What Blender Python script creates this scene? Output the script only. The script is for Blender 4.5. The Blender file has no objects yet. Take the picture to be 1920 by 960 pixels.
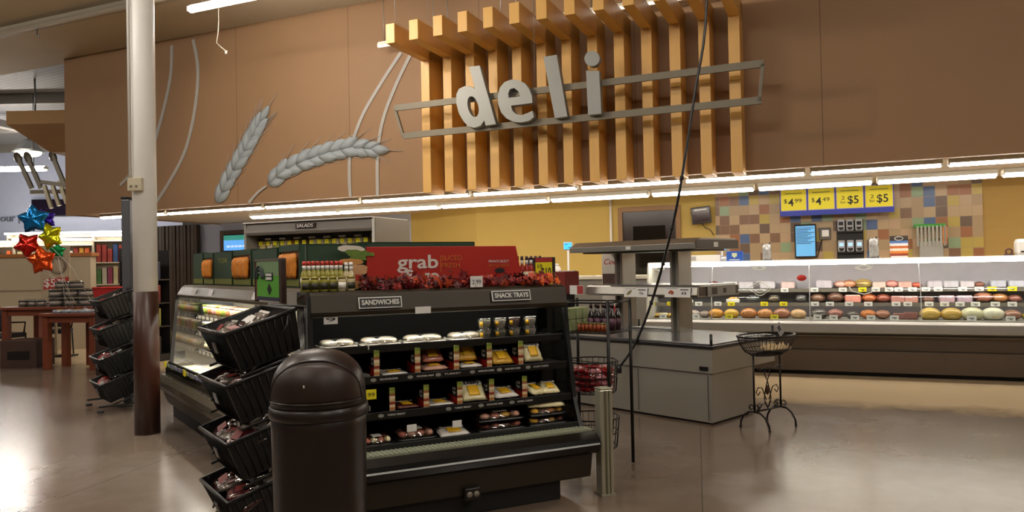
import bpy, bmesh, math, random
from mathutils import Vector, Matrix, Euler
random.seed(7)
SC = bpy.context.scene
COL = SC.collection
PI = math.pi

# ---------------------------------------------------------------- camera
FOC = 1387.0; EYE = 1.5
_p = math.radians(.8); _r = math.radians(1.15)
FWD = Vector((0, math.cos(_p), math.sin(_p)))
_U0 = Vector((0, -math.sin(_p), math.cos(_p))); _R0 = Vector((1, 0, 0))
RGT = _R0*math.cos(_r) - _U0*math.sin(_r)
UPV = _R0*math.sin(_r) + _U0*math.cos(_r)
cd = bpy.data.cameras.new('camera'); cam = bpy.data.objects.new('camera', cd); COL.objects.link(cam)
cd.sensor_width = 36; cd.sensor_fit = 'HORIZONTAL'; cd.lens = FOC/1920*36; cd.clip_end = 200
cam.matrix_world = Matrix(((RGT.x, UPV.x, -FWD.x, 0), (RGT.y, UPV.y, -FWD.y, 0), (RGT.z, UPV.z, -FWD.z, EYE), (0, 0, 0, 1)))
SC.camera = cam

# ---------------------------------------------------------------- light and exposure
K_SOFFIT = 34.0      # fluorescent tubes under the bulkhead
K_STORE = 98.0       # fluorescent strips under the store ceiling
K_CASE = 22.0        # tubes in the refrigerated cases
K_SPOT = 60.0      # track spotlights on the timber sign
SC.view_settings.view_transform = 'Standard'
SC.view_settings.look = 'None'
SC.view_settings.exposure = 0.0
SC.view_settings.gamma = 1.0
SC.view_settings.use_curve_mapping = False
wd = bpy.data.worlds.new('world'); SC.world = wd; wd.use_nodes = True
wd.node_tree.nodes['Background'].inputs[0].default_value = (.9, .82, .72, 1)
wd.node_tree.nodes['Background'].inputs[1].default_value = .05
try:
    SC.cycles.use_denoising = True
    SC.cycles.max_bounces = 8
    SC.cycles.transparent_max_bounces = 16
    SC.cycles.sample_clamp_indirect = 4
    SC.cycles.caustics_reflective = False; SC.cycles.caustics_refractive = False
except Exception:
    pass

def area_light(name, loc, rot, sx, sy, power, color=(1, .93, .82), spread=PI):
    ld = bpy.data.lights.new(name, 'AREA'); ld.shape = 'RECTANGLE'; ld.size = sx; ld.size_y = sy
    ld.energy = power; ld.color = color; ld.spread = spread
    o = bpy.data.objects.new(name, ld); COL.objects.link(o); o.location = loc; o.rotation_euler = rot
    return o

# ---------------------------------------------------------------- frames: local x runs along a fixture's front, y into it
class Fr:
    def __init__(s, ox, oy, deg):
        s.a = math.radians(deg); s.o = Vector((ox, oy, 0))
        s.x = Vector((math.cos(s.a), math.sin(s.a), 0)); s.y = Vector((-math.sin(s.a), math.cos(s.a), 0))
    def pt(s, x, y, z=0): return s.o + s.x*x + s.y*y + Vector((0, 0, z))
    def aty(s, px, py, y):
        d = FWD + RGT*((px-960)/FOC) + UPV*((480-py)/FOC); c = Vector((0, 0, EYE))
        t = (y-(c-s.o).dot(s.y))/d.dot(s.y); q = c+d*t-s.o
        return q.dot(s.x), q.z
N0 = Fr(0, 0, 0)
W = Fr(0, 0, -23)              # the deli wall
G = Fr(-1.05, 4.03, 24.6)      # the open sandwich case
L = Fr(-3.75, 7.74, -54)       # the long side case
I = Fr(1.81-2.3*.69, 6.79+2.3*.723, -46.3)   # the preparation island

# ---------------------------------------------------------------- materials
def lin(h):
    h = h.lstrip('#'); c = [int(h[i:i+2], 16)/255 for i in (0, 2, 4)]
    return tuple(((v/12.92) if v <= .04045 else ((v+.055)/1.055)**2.4) for v in c) + (1,)
MATS = {}
def mat(name, hexc, rough=.5, metal=0, var=.08, vs=6, bump=0, bs=40, coat=0, emit=0, spec=.5, ecol=None, stretch=None):
    if name in MATS: return MATS[name]
    m = bpy.data.materials.new(name); m.use_nodes = True; nt = m.node_tree
    b = nt.nodes['Principled BSDF']; c = lin(hexc)
    b.inputs['Roughness'].default_value = rough; b.inputs['Metallic'].default_value = metal
    b.inputs['Specular IOR Level'].default_value = spec
    b.inputs['Coat Weight'].default_value = coat
    tc = nt.nodes.new('ShaderNodeTexCoord'); mp = nt.nodes.new('ShaderNodeMapping')
    nt.links.new(tc.outputs['Object'], mp.inputs[0])
    if stretch: mp.inputs['Scale'].default_value = stretch
    n = nt.nodes.new('ShaderNodeTexNoise'); n.inputs['Scale'].default_value = vs; n.inputs['Detail'].default_value = 4
    nt.links.new(mp.outputs[0], n.inputs['Vector'])
    r = nt.nodes.new('ShaderNodeMix'); r.data_type = 'RGBA'
    r.inputs['A'].default_value = tuple(max(0, v*(1-var)) for v in c[:3])+(1,)
    r.inputs['B'].default_value = tuple(min(1, v*(1+var)) for v in c[:3])+(1,)
    nt.links.new(n.outputs['Fac'], r.inputs['Factor']); nt.links.new(r.outputs['Result'], b.inputs['Base Color'])
    if bump:
        n2 = nt.nodes.new('ShaderNodeTexNoise'); n2.inputs['Scale'].default_value = bs; n2.inputs['Detail'].default_value = 3
        nt.links.new(mp.outputs[0], n2.inputs['Vector'])
        bp = nt.nodes.new('ShaderNodeBump'); bp.inputs['Strength'].default_value = bump; bp.inputs['Distance'].default_value = .01
        nt.links.new(n2.outputs['Fac'], bp.inputs['Height']); nt.links.new(bp.outputs[0], b.inputs['Normal'])
    if emit:
        b.inputs['Emission Color'].default_value = lin(ecol) if ecol else c
        b.inputs['Emission Strength'].default_value = emit
    MATS[name] = m; return m
def glass(name, tint='#ffffff', fac=.1, rough=.02, haze=0, hazecol='#e8e8f0'):
    """thin pane or film: clear transmission, fresnel-like gloss, optional haze of milky film"""
    if name in MATS: return MATS[name]
    m = bpy.data.materials.new(name); m.use_nodes = True; nt = m.node_tree; nt.nodes.clear()
    out = nt.nodes.new('ShaderNodeOutputMaterial'); t = nt.nodes.new('ShaderNodeBsdfTransparent'); g = nt.nodes.new('ShaderNodeBsdfGlossy')
    t.inputs[0].default_value = lin(tint); g.inputs['Roughness'].default_value = rough
    lw = nt.nodes.new('ShaderNodeLayerWeight'); lw.inputs[0].default_value = .25
    mr = nt.nodes.new('ShaderNodeMapRange'); mr.inputs['To Min'].default_value = fac; mr.inputs['To Max'].default_value = min(1, fac+.6)
    nt.links.new(lw.outputs['Fresnel'], mr.inputs[0])
    mx = nt.nodes.new('ShaderNodeMixShader'); nt.links.new(mr.outputs[0], mx.inputs[0]); nt.links.new(t.outputs[0], mx.inputs[1]); nt.links.new(g.outputs[0], mx.inputs[2])
    last = mx
    if haze:
        d = nt.nodes.new('ShaderNodeBsdfDiffuse'); d.inputs[0].default_value = lin(hazecol)
        m2 = nt.nodes.new('ShaderNodeMixShader')
        tc = nt.nodes.new('ShaderNodeTexCoord'); n = nt.nodes.new('ShaderNodeTexNoise'); n.inputs['Scale'].default_value = 5
        nt.links.new(tc.outputs['Object'], n.inputs['Vector'])
        mr2 = nt.nodes.new('ShaderNodeMapRange'); mr2.inputs['From Min'].default_value = .3; mr2.inputs['From Max'].default_value = .7
        mr2.inputs['To Min'].default_value = haze*.5; mr2.inputs['To Max'].default_value = min(1, haze*1.5)
        nt.links.new(n.outputs['Fac'], mr2.inputs[0]); nt.links.new(mr2.outputs[0], m2.inputs[0])
        nt.links.new(last.outputs[0], m2.inputs[1]); nt.links.new(d.outputs[0], m2.inputs[2]); last = m2
    nt.links.new(last.outputs[0], out.inputs[0]); MATS[name] = m; return m

def M(h, rough=.5, **k):      # plain colour shorthand
    return mat('c_%s_%s' % (h.strip('#'), '_'.join([str(rough)]+['%s%s' % kv for kv in sorted(k.items())])), h, rough, **k)

# ---------------------------------------------------------------- mesh builder
class MB:
    def __init__(s): s.v = []; s.f = []; s.i = []; s.sm = []; s.m = 0
    def add(s, vs, fs, smooth=False):
        b = len(s.v); s.v += [tuple(v) for v in vs]
        for f in fs: s.f.append(tuple(b+i for i in f)); s.i.append(s.m); s.sm.append(smooth)
        return s
    def mat(s, i): s.m = i; return s
    def box(s, x0, x1, y0, y1, z0, z1, R=None):
        vs = [Vector((x, y, z)) for z in (z0, z1) for y in (y0, y1) for x in (x0, x1)]
        if R is not None: vs = [R @ v for v in vs]
        return s.add(vs, [(0, 2, 3, 1), (4, 5, 7, 6), (0, 1, 5, 4), (2, 6, 7, 3), (0, 4, 6, 2), (1, 3, 7, 5)])
    def cbox(s, c, d, rot=None):
        """box by centre and size, optional rotation Euler tuple in degrees"""
        R = Matrix.Translation(Vector(c))
        if rot: R = R @ Euler([math.radians(a) for a in rot]).to_matrix().to_4x4()
        return s.box(-d[0]/2, d[0]/2, -d[1]/2, d[1]/2, -d[2]/2, d[2]/2, R)
    def rbox(s, x0, x1, y0, y1, z0, z1, r=.01, R=None, n=3):
        """box with rounded vertical edges and chamfered top and bottom"""
        r = min(r, (x1-x0)/2.01, (y1-y0)/2.01); c = min(r, (z1-z0)/2.5)
        rings = []
        for z, q in ((z0, c), (z0+c, 0), (z1-c, 0), (z1, c)):
            q = q*.5; ring = []
            for (cx, cy, a0) in ((x1-r, y1-r, 0), (x0+r, y1-r, PI/2), (x0+r, y0+r, PI), (x1-r, y0+r, 3*PI/2)):
                for k in range(n+1):
                    a = a0+PI/2*k/n; rr = max(r-q, 1e-4); ring.append(Vector((cx+math.cos(a)*rr, cy+math.sin(a)*rr, z)))
            rings.append(ring)
        N = len(rings[0]); vs = [v for g in rings for v in g]
        if R is not None: vs = [R @ v for v in vs]
        fs = [tuple(range(N))[::-1], tuple(range(3*N, 4*N))]
        for k in range(3):
            for i in range(N): j = (i+1) % N; fs.append((k*N+i, k*N+j, (k+1)*N+j, (k+1)*N+i))
        return s.add(vs, fs)
    def prism(s, poly, a, b, axis='y', R=None):
        """poly of 2d points extruded from a to b; axis y: poly=(x,z); x: poly=(y,z); z: poly=(x,y)"""
        f = {'y': lambda p, t: (p[0], t, p[1]), 'x': lambda p, t: (t, p[0], p[1]), 'z': lambda p, t: (p[0], p[1], t)}[axis]
        n = len(poly); vs = [Vector(f(p, a)) for p in poly]+[Vector(f(p, b)) for p in poly]
        if R is not None: vs = [R @ v for v in vs]
        return s.add(vs, [tuple(range(n))[::-1], tuple(range(n, 2*n))]+[(i, (i+1) % n, n+(i+1) % n, n+i) for i in range(n)])
    def lathe(s, prof, n=24, c=(0, 0, 0), sc=(1, 1), R=None, smooth=True, a0=0, a1=2*PI):
        full = abs(a1-a0-2*PI) < 1e-6; cnt = n if full else n+1; vs = []
        for (r, z) in prof:
            for k in range(cnt):
                a = a0+(a1-a0)*k/n; vs.append(Vector((c[0]+math.cos(a)*r*sc[0], c[1]+math.sin(a)*r*sc[1], c[2]+z)))
        if R is not None: vs = [R @ v for v in vs]
        fs = []
        for i in range(len(prof)-1):
            for k in range(n):
                j = (k+1) % cnt; fs.append((i*cnt+k, i*cnt+j, (i+1)*cnt+j, (i+1)*cnt+k))
        if full:
            if prof[0][0] > 1e-5: fs.append(tuple(range(cnt))[::-1])
            if prof[-1][0] > 1e-5: fs.append(tuple(range((len(prof)-1)*cnt, len(prof)*cnt)))
        return s.add(vs, fs, smooth)
    def cyl(s, c, r, h, n=20, R=None, smooth=True): return s.lathe([(r, 0), (r, h)], n, c, R=R, smooth=smooth)
    def tube(s, pts, r, n=6, closed=False):
        pts = [Vector(p) for p in pts]; N = len(pts); vs = []; fs = []
        rr = r if isinstance(r, (list, tuple)) else [r]*N
        up = None
        for i, p in enumerate(pts):
            a = pts[(i-1) % N] if (closed or i > 0) else p; b = pts[(i+1) % N] if (closed or i < N-1) else p
            t = (b-a).normalized()
            if up is None: up = Vector((0, 0, 1)) if abs(t.z) < .9 else Vector((1, 0, 0))
            u = t.cross(up)
            if u.length < 1e-4: u = t.orthogonal()
            u.normalize(); w = u.cross(t).normalized(); up = w
            for k in range(n): an = 2*PI*k/n; vs.append(p+u*math.cos(an)*rr[i]+w*math.sin(an)*rr[i])
        for i in range(N if closed else N-1):
            j = (i+1) % N
            for k in range(n): l = (k+1) % n; fs.append((i*n+k, i*n+l, j*n+l, j*n+k))
        if not closed: fs += [tuple(range(n))[::-1], tuple(range((N-1)*n, N*n))]
        return s.add(vs, fs, True)
    def ball(s, c, r, n=14, m=9, R=None, noise=0, zcut=None):
        """ellipsoid, r=(rx,ry,rz)"""
        vs = []; fs = []
        for i in range(m+1):
            th = PI*i/m
            for k in range(n):
                ph = 2*PI*k/n; q = 1+(random.random()-.5)*noise
                z = math.cos(th)*r[2]*q
                if zcut is not None: z = max(z, zcut)
                vs.append(Vector((math.sin(th)*math.cos(ph)*r[0]*q, math.sin(th)*math.sin(ph)*r[1]*q, z)))
        R2 = Matrix.Translation(Vector(c)) @ (R if R is not None else Matrix.Identity(4))
        vs = [R2 @ v for v in vs]
        for i in range(m):
            for k in range(n): j = (k+1) % n; fs.append((i*n+k, (i+1)*n+k, (i+1)*n+j, i*n+j))
        return s.add(vs, fs, True)
    def grid(s, fn, nu, nv, thick=None, smooth=True):
        vs = [Vector(fn(i/nu, j/nv)) for i in range(nu+1) for j in range(nv+1)]
        fs = [(i*(nv+1)+j, (i+1)*(nv+1)+j, (i+1)*(nv+1)+j+1, i*(nv+1)+j+1) for i in range(nu) for j in range(nv)]
        return s.add(vs, fs, smooth)
    def mesh(s, name, mats):
        me = bpy.data.meshes.new(name); me.from_pydata(s.v, [], s.f)
        for m in (mats if isinstance(mats, (list, tuple)) else [mats]): me.materials.append(m)
        me.polygons.foreach_set('material_index', s.i); me.polygons.foreach_set('use_smooth', s.sm)
        bm = bmesh.new(); bm.from_mesh(me)
        bmesh.ops.remove_doubles(bm, verts=bm.verts, dist=1e-6)
        bmesh.ops.recalc_face_normals(bm, faces=bm.faces)
        bm.to_mesh(me); bm.free()
        return me
    def build(s, name, mats, parent=None, bevel=0, label=None, solid=0):
        me = s.mesh(name, mats); o = bpy.data.objects.new(name, me); COL.objects.link(o)
        if parent is not None: o.parent = parent
        if solid:
            q = o.modifiers.new('t', 'SOLIDIFY'); q.thickness = solid; q.offset = 0
        if bevel:
            q = o.modifiers.new('b', 'BEVEL'); q.width = bevel; q.segments = 2; q.limit_method = 'ANGLE'; q.angle_limit = .7
        if label: o['label'] = label
        return o

def place(o, fr, loc, rz=0, rx=0, ry=0):
    o.location = fr.pt(*loc)
    o.rotation_euler = (Matrix.Rotation(fr.a+math.radians(rz), 3, 'Z') @ Matrix.Rotation(math.radians(ry), 3, 'Y') @ Matrix.Rotation(math.radians(rx), 3, 'X')).to_euler()
    return o
def T(name, label, cat, fr=N0, loc=(0, 0, 0), rz=0, group=None, **k):
    o = bpy.data.objects.new(name, None); o.empty_display_size = .05; COL.objects.link(o)
    return tag(place(o, fr, loc, rz, **k), label, cat, group)
def tag(o, label, cat, group=None, kind=None):
    if label: o['label'] = label
    if cat: o['category'] = cat
    if group: o['group'] = group
    if kind: o['kind'] = kind
    return o
def solo(mb, name, mats, label, cat, fr=N0, loc=(0, 0, 0), rz=0, group=None, bevel=0, kind=None, solid=0, **k):
    return tag(place(mb.build(name, mats, bevel=bevel, solid=solid), fr, loc, rz, **k), label, cat, group, kind)
def struct(mb, name, mats, fr=N0, loc=(0, 0, 0), label=None, bevel=0):
    o = place(mb.build(name, mats, bevel=bevel), fr, loc); o['kind'] = 'structure'; o['label'] = label; return o
def kids(o): return [c for c in bpy.data.objects if c.parent == o] if o.name not in KC else KC[o.name]
KC = {}
def dup(src, fr, loc, rz=0, label=None, group=None, **k):
    def cp(o, par):
        c = o.copy(); COL.objects.link(c)
        if par is not None: c.parent = par
        for ch in list(o.children): cp(ch, c)
        return c
    r = cp(src, None); place(r, fr, loc, rz, **k)
    if label: r['label'] = label
    if group: r['group'] = group
    return r

TEXTS = []
def text(parent, body, w, h, m, loc, rot=(90, 0, 0), ext=.001, name='lettering', bold=0, shear=0, align='CENTER', label=None):
    """real lettering, fitted to width w and cap height h, centred on loc"""
    cu = bpy.data.curves.new(name, 'FONT'); cu.body = body; cu.size = h/.72; cu.extrude = ext; cu.offset = bold; cu.shear = shear
    cu.align_x = align; cu.align_y = 'CENTER'; cu.resolution_u = 3; cu.materials.append(m)
    o = bpy.data.objects.new(name, cu); COL.objects.link(o); o.parent = parent
    o.location = loc; o.rotation_euler = [math.radians(a) for a in rot]
    if label: o['label'] = label
    TEXTS.append((o, w)); return o
def fit_texts():
    bpy.context.view_layer.update()
    for o, w in TEXTS:
        if w and o.dimensions.x > 1e-5: o.scale.x = w/o.dimensions.x
    bpy.context.view_layer.update()
    dg = bpy.context.evaluated_depsgraph_get()
    for o in [q for q in bpy.data.objects if q.type in ('FONT', 'CURVE')]:      # lettering becomes plain mesh
        me = bpy.data.meshes.new_from_object(o.evaluated_get(dg)); n = bpy.data.objects.new('x', me); COL.objects.link(n)
        n.parent = o.parent; n.matrix_local = o.matrix_local.copy()
        if o.get('label'): n['label'] = o['label']
        nm = o.name; bpy.data.objects.remove(o); n.name = nm
ORD = ['first', 'second', 'third', 'fourth', 'fifth', 'sixth', 'seventh', 'eighth', 'ninth', 'tenth', 'eleventh', 'twelfth', 'thirteenth', 'fourteenth', 'fifteenth', 'sixteenth', 'seventeenth', 'eighteenth', 'nineteenth', 'twentieth', 'twenty-first', 'twenty-second', 'twenty-third', 'twenty-fourth', 'twenty-fifth', 'twenty-sixth', 'twenty-seventh', 'twenty-eighth']

# common materials
BLACK = mat('black_plastic', '#0b0b0c', .35, var=.2)
MATTE = mat('matte_black', '#0a0a0a', .6, var=.2)
WHITE = mat('white_plastic', '#e9e7e2', .4, var=.03)
STEEL = mat('brushed_steel', '#a3a5a4', .35, metal=.85, var=.1, vs=3, stretch=(1, 1, 30))
WIRE = mat('black_wire', '#0d0b0a', .4, metal=.3)
PRICE_W = mat('price_card', '#e6e6e2', .5, var=.02)
PRICE_Y = mat('yellow_price_card', '#e8dc1e', .5, var=.03)
INK = mat('black_ink', '#101010', .6, var=.05)
FILM = glass('clear_film', '#ffffff', .16, .08)
PANE = glass('clear_glass', '#f4fafa', .05, .01)
# ================================================================ THE SETTING
# ---- floor: polished, stained concrete
def floor_mat():
    m = bpy.data.materials.new('polished_concrete'); m.use_nodes = True; nt = m.node_tree; b = nt.nodes['Principled BSDF']
    tc = nt.nodes.new('ShaderNodeTexCoord')
    n1 = nt.nodes.new('ShaderNodeTexNoise'); n1.inputs['Scale'].default_value = .45; n1.inputs['Detail'].default_value = 8; n1.inputs['Roughness'].default_value = .62
    n2 = nt.nodes.new('ShaderNodeTexNoise'); n2.inputs['Scale'].default_value = 3.2; n2.inputs['Detail'].default_value = 9; n2.inputs['Distortion'].default_value = .6
    cr = nt.nodes.new('ShaderNodeValToRGB'); e = cr.color_ramp.elements
    e[0].position = .3; e[0].color = lin('#5e4a3a'); e[1].position = .72; e[1].color = lin('#857b72')
    x = e.new(.5); x.color = lin('#726457')
    mx = nt.nodes.new('ShaderNodeMix'); mx.data_type = 'RGBA'; mx.blend_type = 'OVERLAY'; mx.inputs['Factor'].default_value = .16
    nt.links.new(tc.outputs['Object'], n1.inputs['Vector']); nt.links.new(tc.outputs['Object'], n2.inputs['Vector'])
    nt.links.new(n1.outputs['Fac'], cr.inputs[0]); nt.links.new(cr.outputs[0], mx.inputs['A']); nt.links.new(n2.outputs['Fac'], mx.inputs['B'])
    # saw-cut control joints
    br = nt.nodes.new('ShaderNodeTexBrick'); br.offset = 0; br.inputs['Scale'].default_value = 1; br.inputs['Brick Width'].default_value = 4.2; br.inputs['Row Height'].default_value = 3.6
    br.inputs['Mortar Size'].default_value = .004; br.inputs['Color1'].default_value = br.inputs['Color2'].default_value = (1, 1, 1, 1); br.inputs['Mortar'].default_value = (.35, .32, .3, 1)
    mp = nt.nodes.new('ShaderNodeMapping'); mp.inputs['Rotation'].default_value = (0, 0, math.radians(14)); mp.inputs['Location'].default_value = (0, .9, 0)
    nt.links.new(tc.outputs['Object'], mp.inputs[0]); nt.links.new(mp.outputs[0], br.inputs['Vector'])
    m2 = nt.nodes.new('ShaderNodeMix'); m2.data_type = 'RGBA'; m2.blend_type = 'MULTIPLY'; m2.inputs['Factor'].default_value = 1
    nt.links.new(mx.outputs['Result'], m2.inputs['A']); nt.links.new(br.outputs['Color'], m2.inputs['B'])
    # lighter tan band of slab along the foot of the deli counter
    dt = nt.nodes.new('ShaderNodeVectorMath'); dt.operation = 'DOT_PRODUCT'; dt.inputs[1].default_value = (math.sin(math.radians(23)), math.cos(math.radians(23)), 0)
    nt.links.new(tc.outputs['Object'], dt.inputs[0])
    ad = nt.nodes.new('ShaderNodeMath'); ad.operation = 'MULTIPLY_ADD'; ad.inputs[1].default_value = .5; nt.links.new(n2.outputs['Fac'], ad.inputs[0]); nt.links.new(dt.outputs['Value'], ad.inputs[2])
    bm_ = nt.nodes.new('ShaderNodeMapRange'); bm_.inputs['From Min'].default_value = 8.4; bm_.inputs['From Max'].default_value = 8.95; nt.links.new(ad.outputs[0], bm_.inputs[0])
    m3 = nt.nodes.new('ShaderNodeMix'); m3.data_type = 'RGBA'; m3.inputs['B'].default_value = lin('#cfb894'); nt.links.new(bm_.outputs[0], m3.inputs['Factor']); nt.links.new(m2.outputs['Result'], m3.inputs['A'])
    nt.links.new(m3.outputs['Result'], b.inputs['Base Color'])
    rr = nt.nodes.new('ShaderNodeMapRange'); rr.inputs['To Min'].default_value = .15; rr.inputs['To Max'].default_value = .26
    nt.links.new(n1.outputs['Fac'], rr.inputs[0]); nt.links.new(rr.outputs[0], b.inputs['Roughness'])
    bp = nt.nodes.new('ShaderNodeBump'); bp.inputs['Strength'].default_value = .06; bp.inputs['Distance'].default_value = .02
    n3 = nt.nodes.new('ShaderNodeTexNoise'); n3.inputs['Scale'].default_value = 1.6; n3.inputs['Detail'].default_value = 1; nt.links.new(tc.outputs['Object'], n3.inputs['Vector'])
    nt.links.new(n3.outputs['Fac'], bp.inputs['Height']); nt.links.new(bp.outputs[0], b.inputs['Normal'])
    b.inputs['Specular IOR Level'].default_value = .75
    return m
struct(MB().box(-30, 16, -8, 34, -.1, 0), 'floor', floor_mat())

# ---- store ceiling and its deck beyond
def deck_mat():
    m = bpy.data.materials.new('ribbed_deck'); m.use_nodes = True; nt = m.node_tree; b = nt.nodes['Principled BSDF']
    tc = nt.nodes.new('ShaderNodeTexCoord'); mp = nt.nodes.new('ShaderNodeMapping'); mp.inputs['Rotation'].default_value = (0, 0, .5)
    w = nt.nodes.new('ShaderNodeTexWave'); w.inputs['Scale'].default_value = 2.2; w.bands_direction = 'Y'
    nt.links.new(tc.outputs['Object'], mp.inputs[0]); nt.links.new(mp.outputs[0], w.inputs['Vector'])
    cr = nt.nodes.new('ShaderNodeValToRGB'); cr.color_ramp.elements[0].color = lin('#5b5b5e'); cr.color_ramp.elements[1].color = lin('#78787c')
    nt.links.new(w.outputs['Fac'], cr.inputs[0]); nt.links.new(cr.outputs[0], b.inputs['Base Color'])
    bp = nt.nodes.new('ShaderNodeBump'); bp.inputs['Strength'].default_value = .6; nt.links.new(w.outputs['Fac'], bp.inputs['Height']); nt.links.new(bp.outputs[0], b.inputs['Normal'])
    b.inputs['Roughness'].default_value = .6; return m
TAN = mat('painted_ceiling', '#b3a68e', .8, var=.07, vs=1.2)
struct(MB().box(-24, 12, -9, 10.6, 5.94, 6.05), 'ceiling', TAN, W)
struct(MB().box(-32, -8, 6, 32, 6.1, 6.2), 'ceiling', deck_mat(), N0)
# ceiling member parallel to the bulkhead, with its pipe
b = MB().box(-24, 10, 8.55, 8.67, 5.8, 5.94)
b.tube([(-24, 8.5, 5.8), (10, 8.5, 5.8)], .05, 8)
o = struct(b, 'ceiling', mat('grey_paint', '#9c927f', .6, var=.06), W)
for s_, t_ in ((-13.6, 'leftmost metal hook on the ceiling pipe, above the bulkhead end'), (-12.4, 'metal hook on the ceiling pipe just left of the white column'), (-9.7, 'metal hook on the ceiling pipe right of the white column')):
    q = MB().tube([(0, 0, 0), (0, 0, -.12), (.03, 0, -.16), (.06, 0, -.12)], .012, 5).cyl((0, 0, -.01), .03, .02)
    solo(q, 'ceiling_hook', STEEL, t_, 'hook', W, (s_, 8.5, 5.76), group='hooks along the ceiling pipe')

# ---- brown bulkhead wall over the deli, sign side
def fascia_mat():
    m = mat('brown_wall_paint', '#8f6e4d', .62, var=.05, vs=2)
    nt = m.node_tree; b = nt.nodes['Principled BSDF']
    tc = nt.nodes.new('ShaderNodeTexCoord'); br = nt.nodes.new('ShaderNodeTexBrick'); br.offset = 0
    br.inputs['Scale'].default_value = 1; br.inputs['Brick Width'].default_value = 2.44; br.inputs['Row Height'].default_value = 30
    br.inputs['Mortar Size'].default_value = .006; br.inputs['Color1'].default_value = br.inputs['Color2'].default_value = (1, 1, 1, 1); br.inputs['Mortar'].default_value = (.72, .7, .68, 1)
    mp = nt.nodes.new('ShaderNodeMapping'); mp.inputs['Rotation'].default_value = (PI/2, 0, 0); mp.inputs['Location'].default_value = (0, 7, 0)
    nt.links.new(tc.outputs['Object'], mp.inputs[0]); nt.links.new(mp.outputs[0], br.inputs['Vector'])
    old = b.inputs['Base Color'].links[0].from_socket
    mx = nt.nodes.new('ShaderNodeMix'); mx.data_type = 'RGBA'; mx.blend_type = 'MULTIPLY'; mx.inputs['Factor'].default_value = 1
    nt.links.new(old, mx.inputs['A']); nt.links.new(br.outputs['Color'], mx.inputs['B']); nt.links.new(mx.outputs['Result'], b.inputs['Base Color'])
    return m
struct(MB().box(-14.31, 8, 10.37, 10.5, 2.72, 5.94), 'wall_bulkhead', fascia_mat(), W)
struct(MB().box(-14.31, -14.2, 10.5, 14.6, 2.72, 5.94), 'wall_bulkhead_end', fascia_mat(), W)
SOFF = mat('soffit_paint', '#cdc0aa', .7, var=.05, vs=1.5)
struct(MB().box(-14.2, 8, 10.5, 15.2, 2.74, 2.86), 'ceiling', SOFF, W)
# ---- yellow walls, the blue wall, the tile field
YEL = mat('yellow_wall_paint', '#c0a558', .7, var=.05, vs=2)
YEL2 = mat('ochre_wall_paint', '#ad8c4a', .7, var=.06, vs=3, stretch=(1, 1, 4))
BLUE = mat('pale_blue_wall_paint', '#aab2cb', .7, var=.04)
SX = -6.55
struct(MB().box(SX, 2.28, 13.6, 13.72, 0, 2.74), 'wall_back', YEL, W)
struct(MB().box(2.28, 8, 13.6, 13.72, 0, 2.74), 'wall_back_right', YEL2, W)
struct(MB().prism([(SX, 13.6), (SX, 13.72), (-8.62, 14.62), (-8.62, 14.5)], 0, 2.74, 'z'), 'wall_return', YEL, W)
struct(MB().box(-15.0, -8.62, 14.5, 14.62, 0, 2.74), 'wall_blue', BLUE, W)
def tile_mat():
    m = bpy.data.materials.new('mosaic_tiles'); m.use_nodes = True; nt = m.node_tree; b = nt.nodes['Principled BSDF']
    tc = nt.nodes.new('ShaderNodeTexCoord'); mp = nt.nodes.new('ShaderNodeMapping'); mp.inputs['Scale'].default_value = (1/.168, 0, 1/.168)
    mp.inputs['Location'].default_value = (.3, 0, .2)
    fl = nt.nodes.new('ShaderNodeVectorMath'); fl.operation = 'FLOOR'; wn = nt.nodes.new('ShaderNodeTexWhiteNoise'); wn.noise_dimensions = '3D'
    nt.links.new(tc.outputs['Object'], mp.inputs[0]); nt.links.new(mp.outputs[0], fl.inputs[0]); nt.links.new(fl.outputs[0], wn.inputs['Vector'])
    cr = nt.nodes.new('ShaderNodeValToRGB'); cr.color_ramp.interpolation = 'CONSTANT'; e = cr.color_ramp.elements
    cols = [(0, '#b59c78'), (.3, '#a8906c'), (.46, '#b5a04e'), (.56, '#7d5d45'), (.66, '#96623c'), (.73, '#695545'), (.81, '#4d648c'), (.89, '#8aa07c'), (.94, '#b89a78')]
    e[0].position = 0; e[0].color = lin(cols[0][1]); e[1].position = cols[1][0]; e[1].color = lin(cols[1][1])
    for p_, h_ in cols[2:]: q = e.new(p_); q.color = lin(h_)
    nt.links.new(wn.outputs['Value'], cr.inputs[0]); 
    # grout joints
    fr = nt.nodes.new('ShaderNodeVectorMath'); fr.operation = 'FRACTION'; nt.links.new(mp.outputs[0], fr.inputs[0])
    sp = nt.nodes.new('ShaderNodeSeparateXYZ'); nt.links.new(fr.outputs[0], sp.inputs[0])
    mn = nt.nodes.new('ShaderNodeMath'); mn.operation = 'MINIMUM'; nt.links.new(sp.outputs[0], mn.inputs[0]); nt.links.new(sp.outputs[2], mn.inputs[1])
    gt = nt.nodes.new('ShaderNodeMath'); gt.operation = 'GREATER_THAN'; gt.inputs[1].default_value = .03; nt.links.new(mn.outputs[0], gt.inputs[0])
    mx = nt.nodes.new('ShaderNodeMix'); mx.data_type = 'RGBA'; mx.inputs['A'].default_value = lin('#a18b72')
    nt.links.new(gt.outputs[0], mx.inputs['Factor']); nt.links.new(cr.outputs[0], mx.inputs['B']); nt.links.new(mx.outputs['Result'], b.inputs['Base Color'])
    b.inputs['Roughness'].default_value = .35; return m
struct(MB().box(-1.8, 2.28, 13.57, 13.6, 0, 2.74), 'wall_back_tiles', tile_mat(), W)
struct(MB().tube([(-3.72, 13.56, 1.2), (-3.72, 13.56, 2.74)], .022, 10), 'trim_1', WHITE, W)
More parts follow.
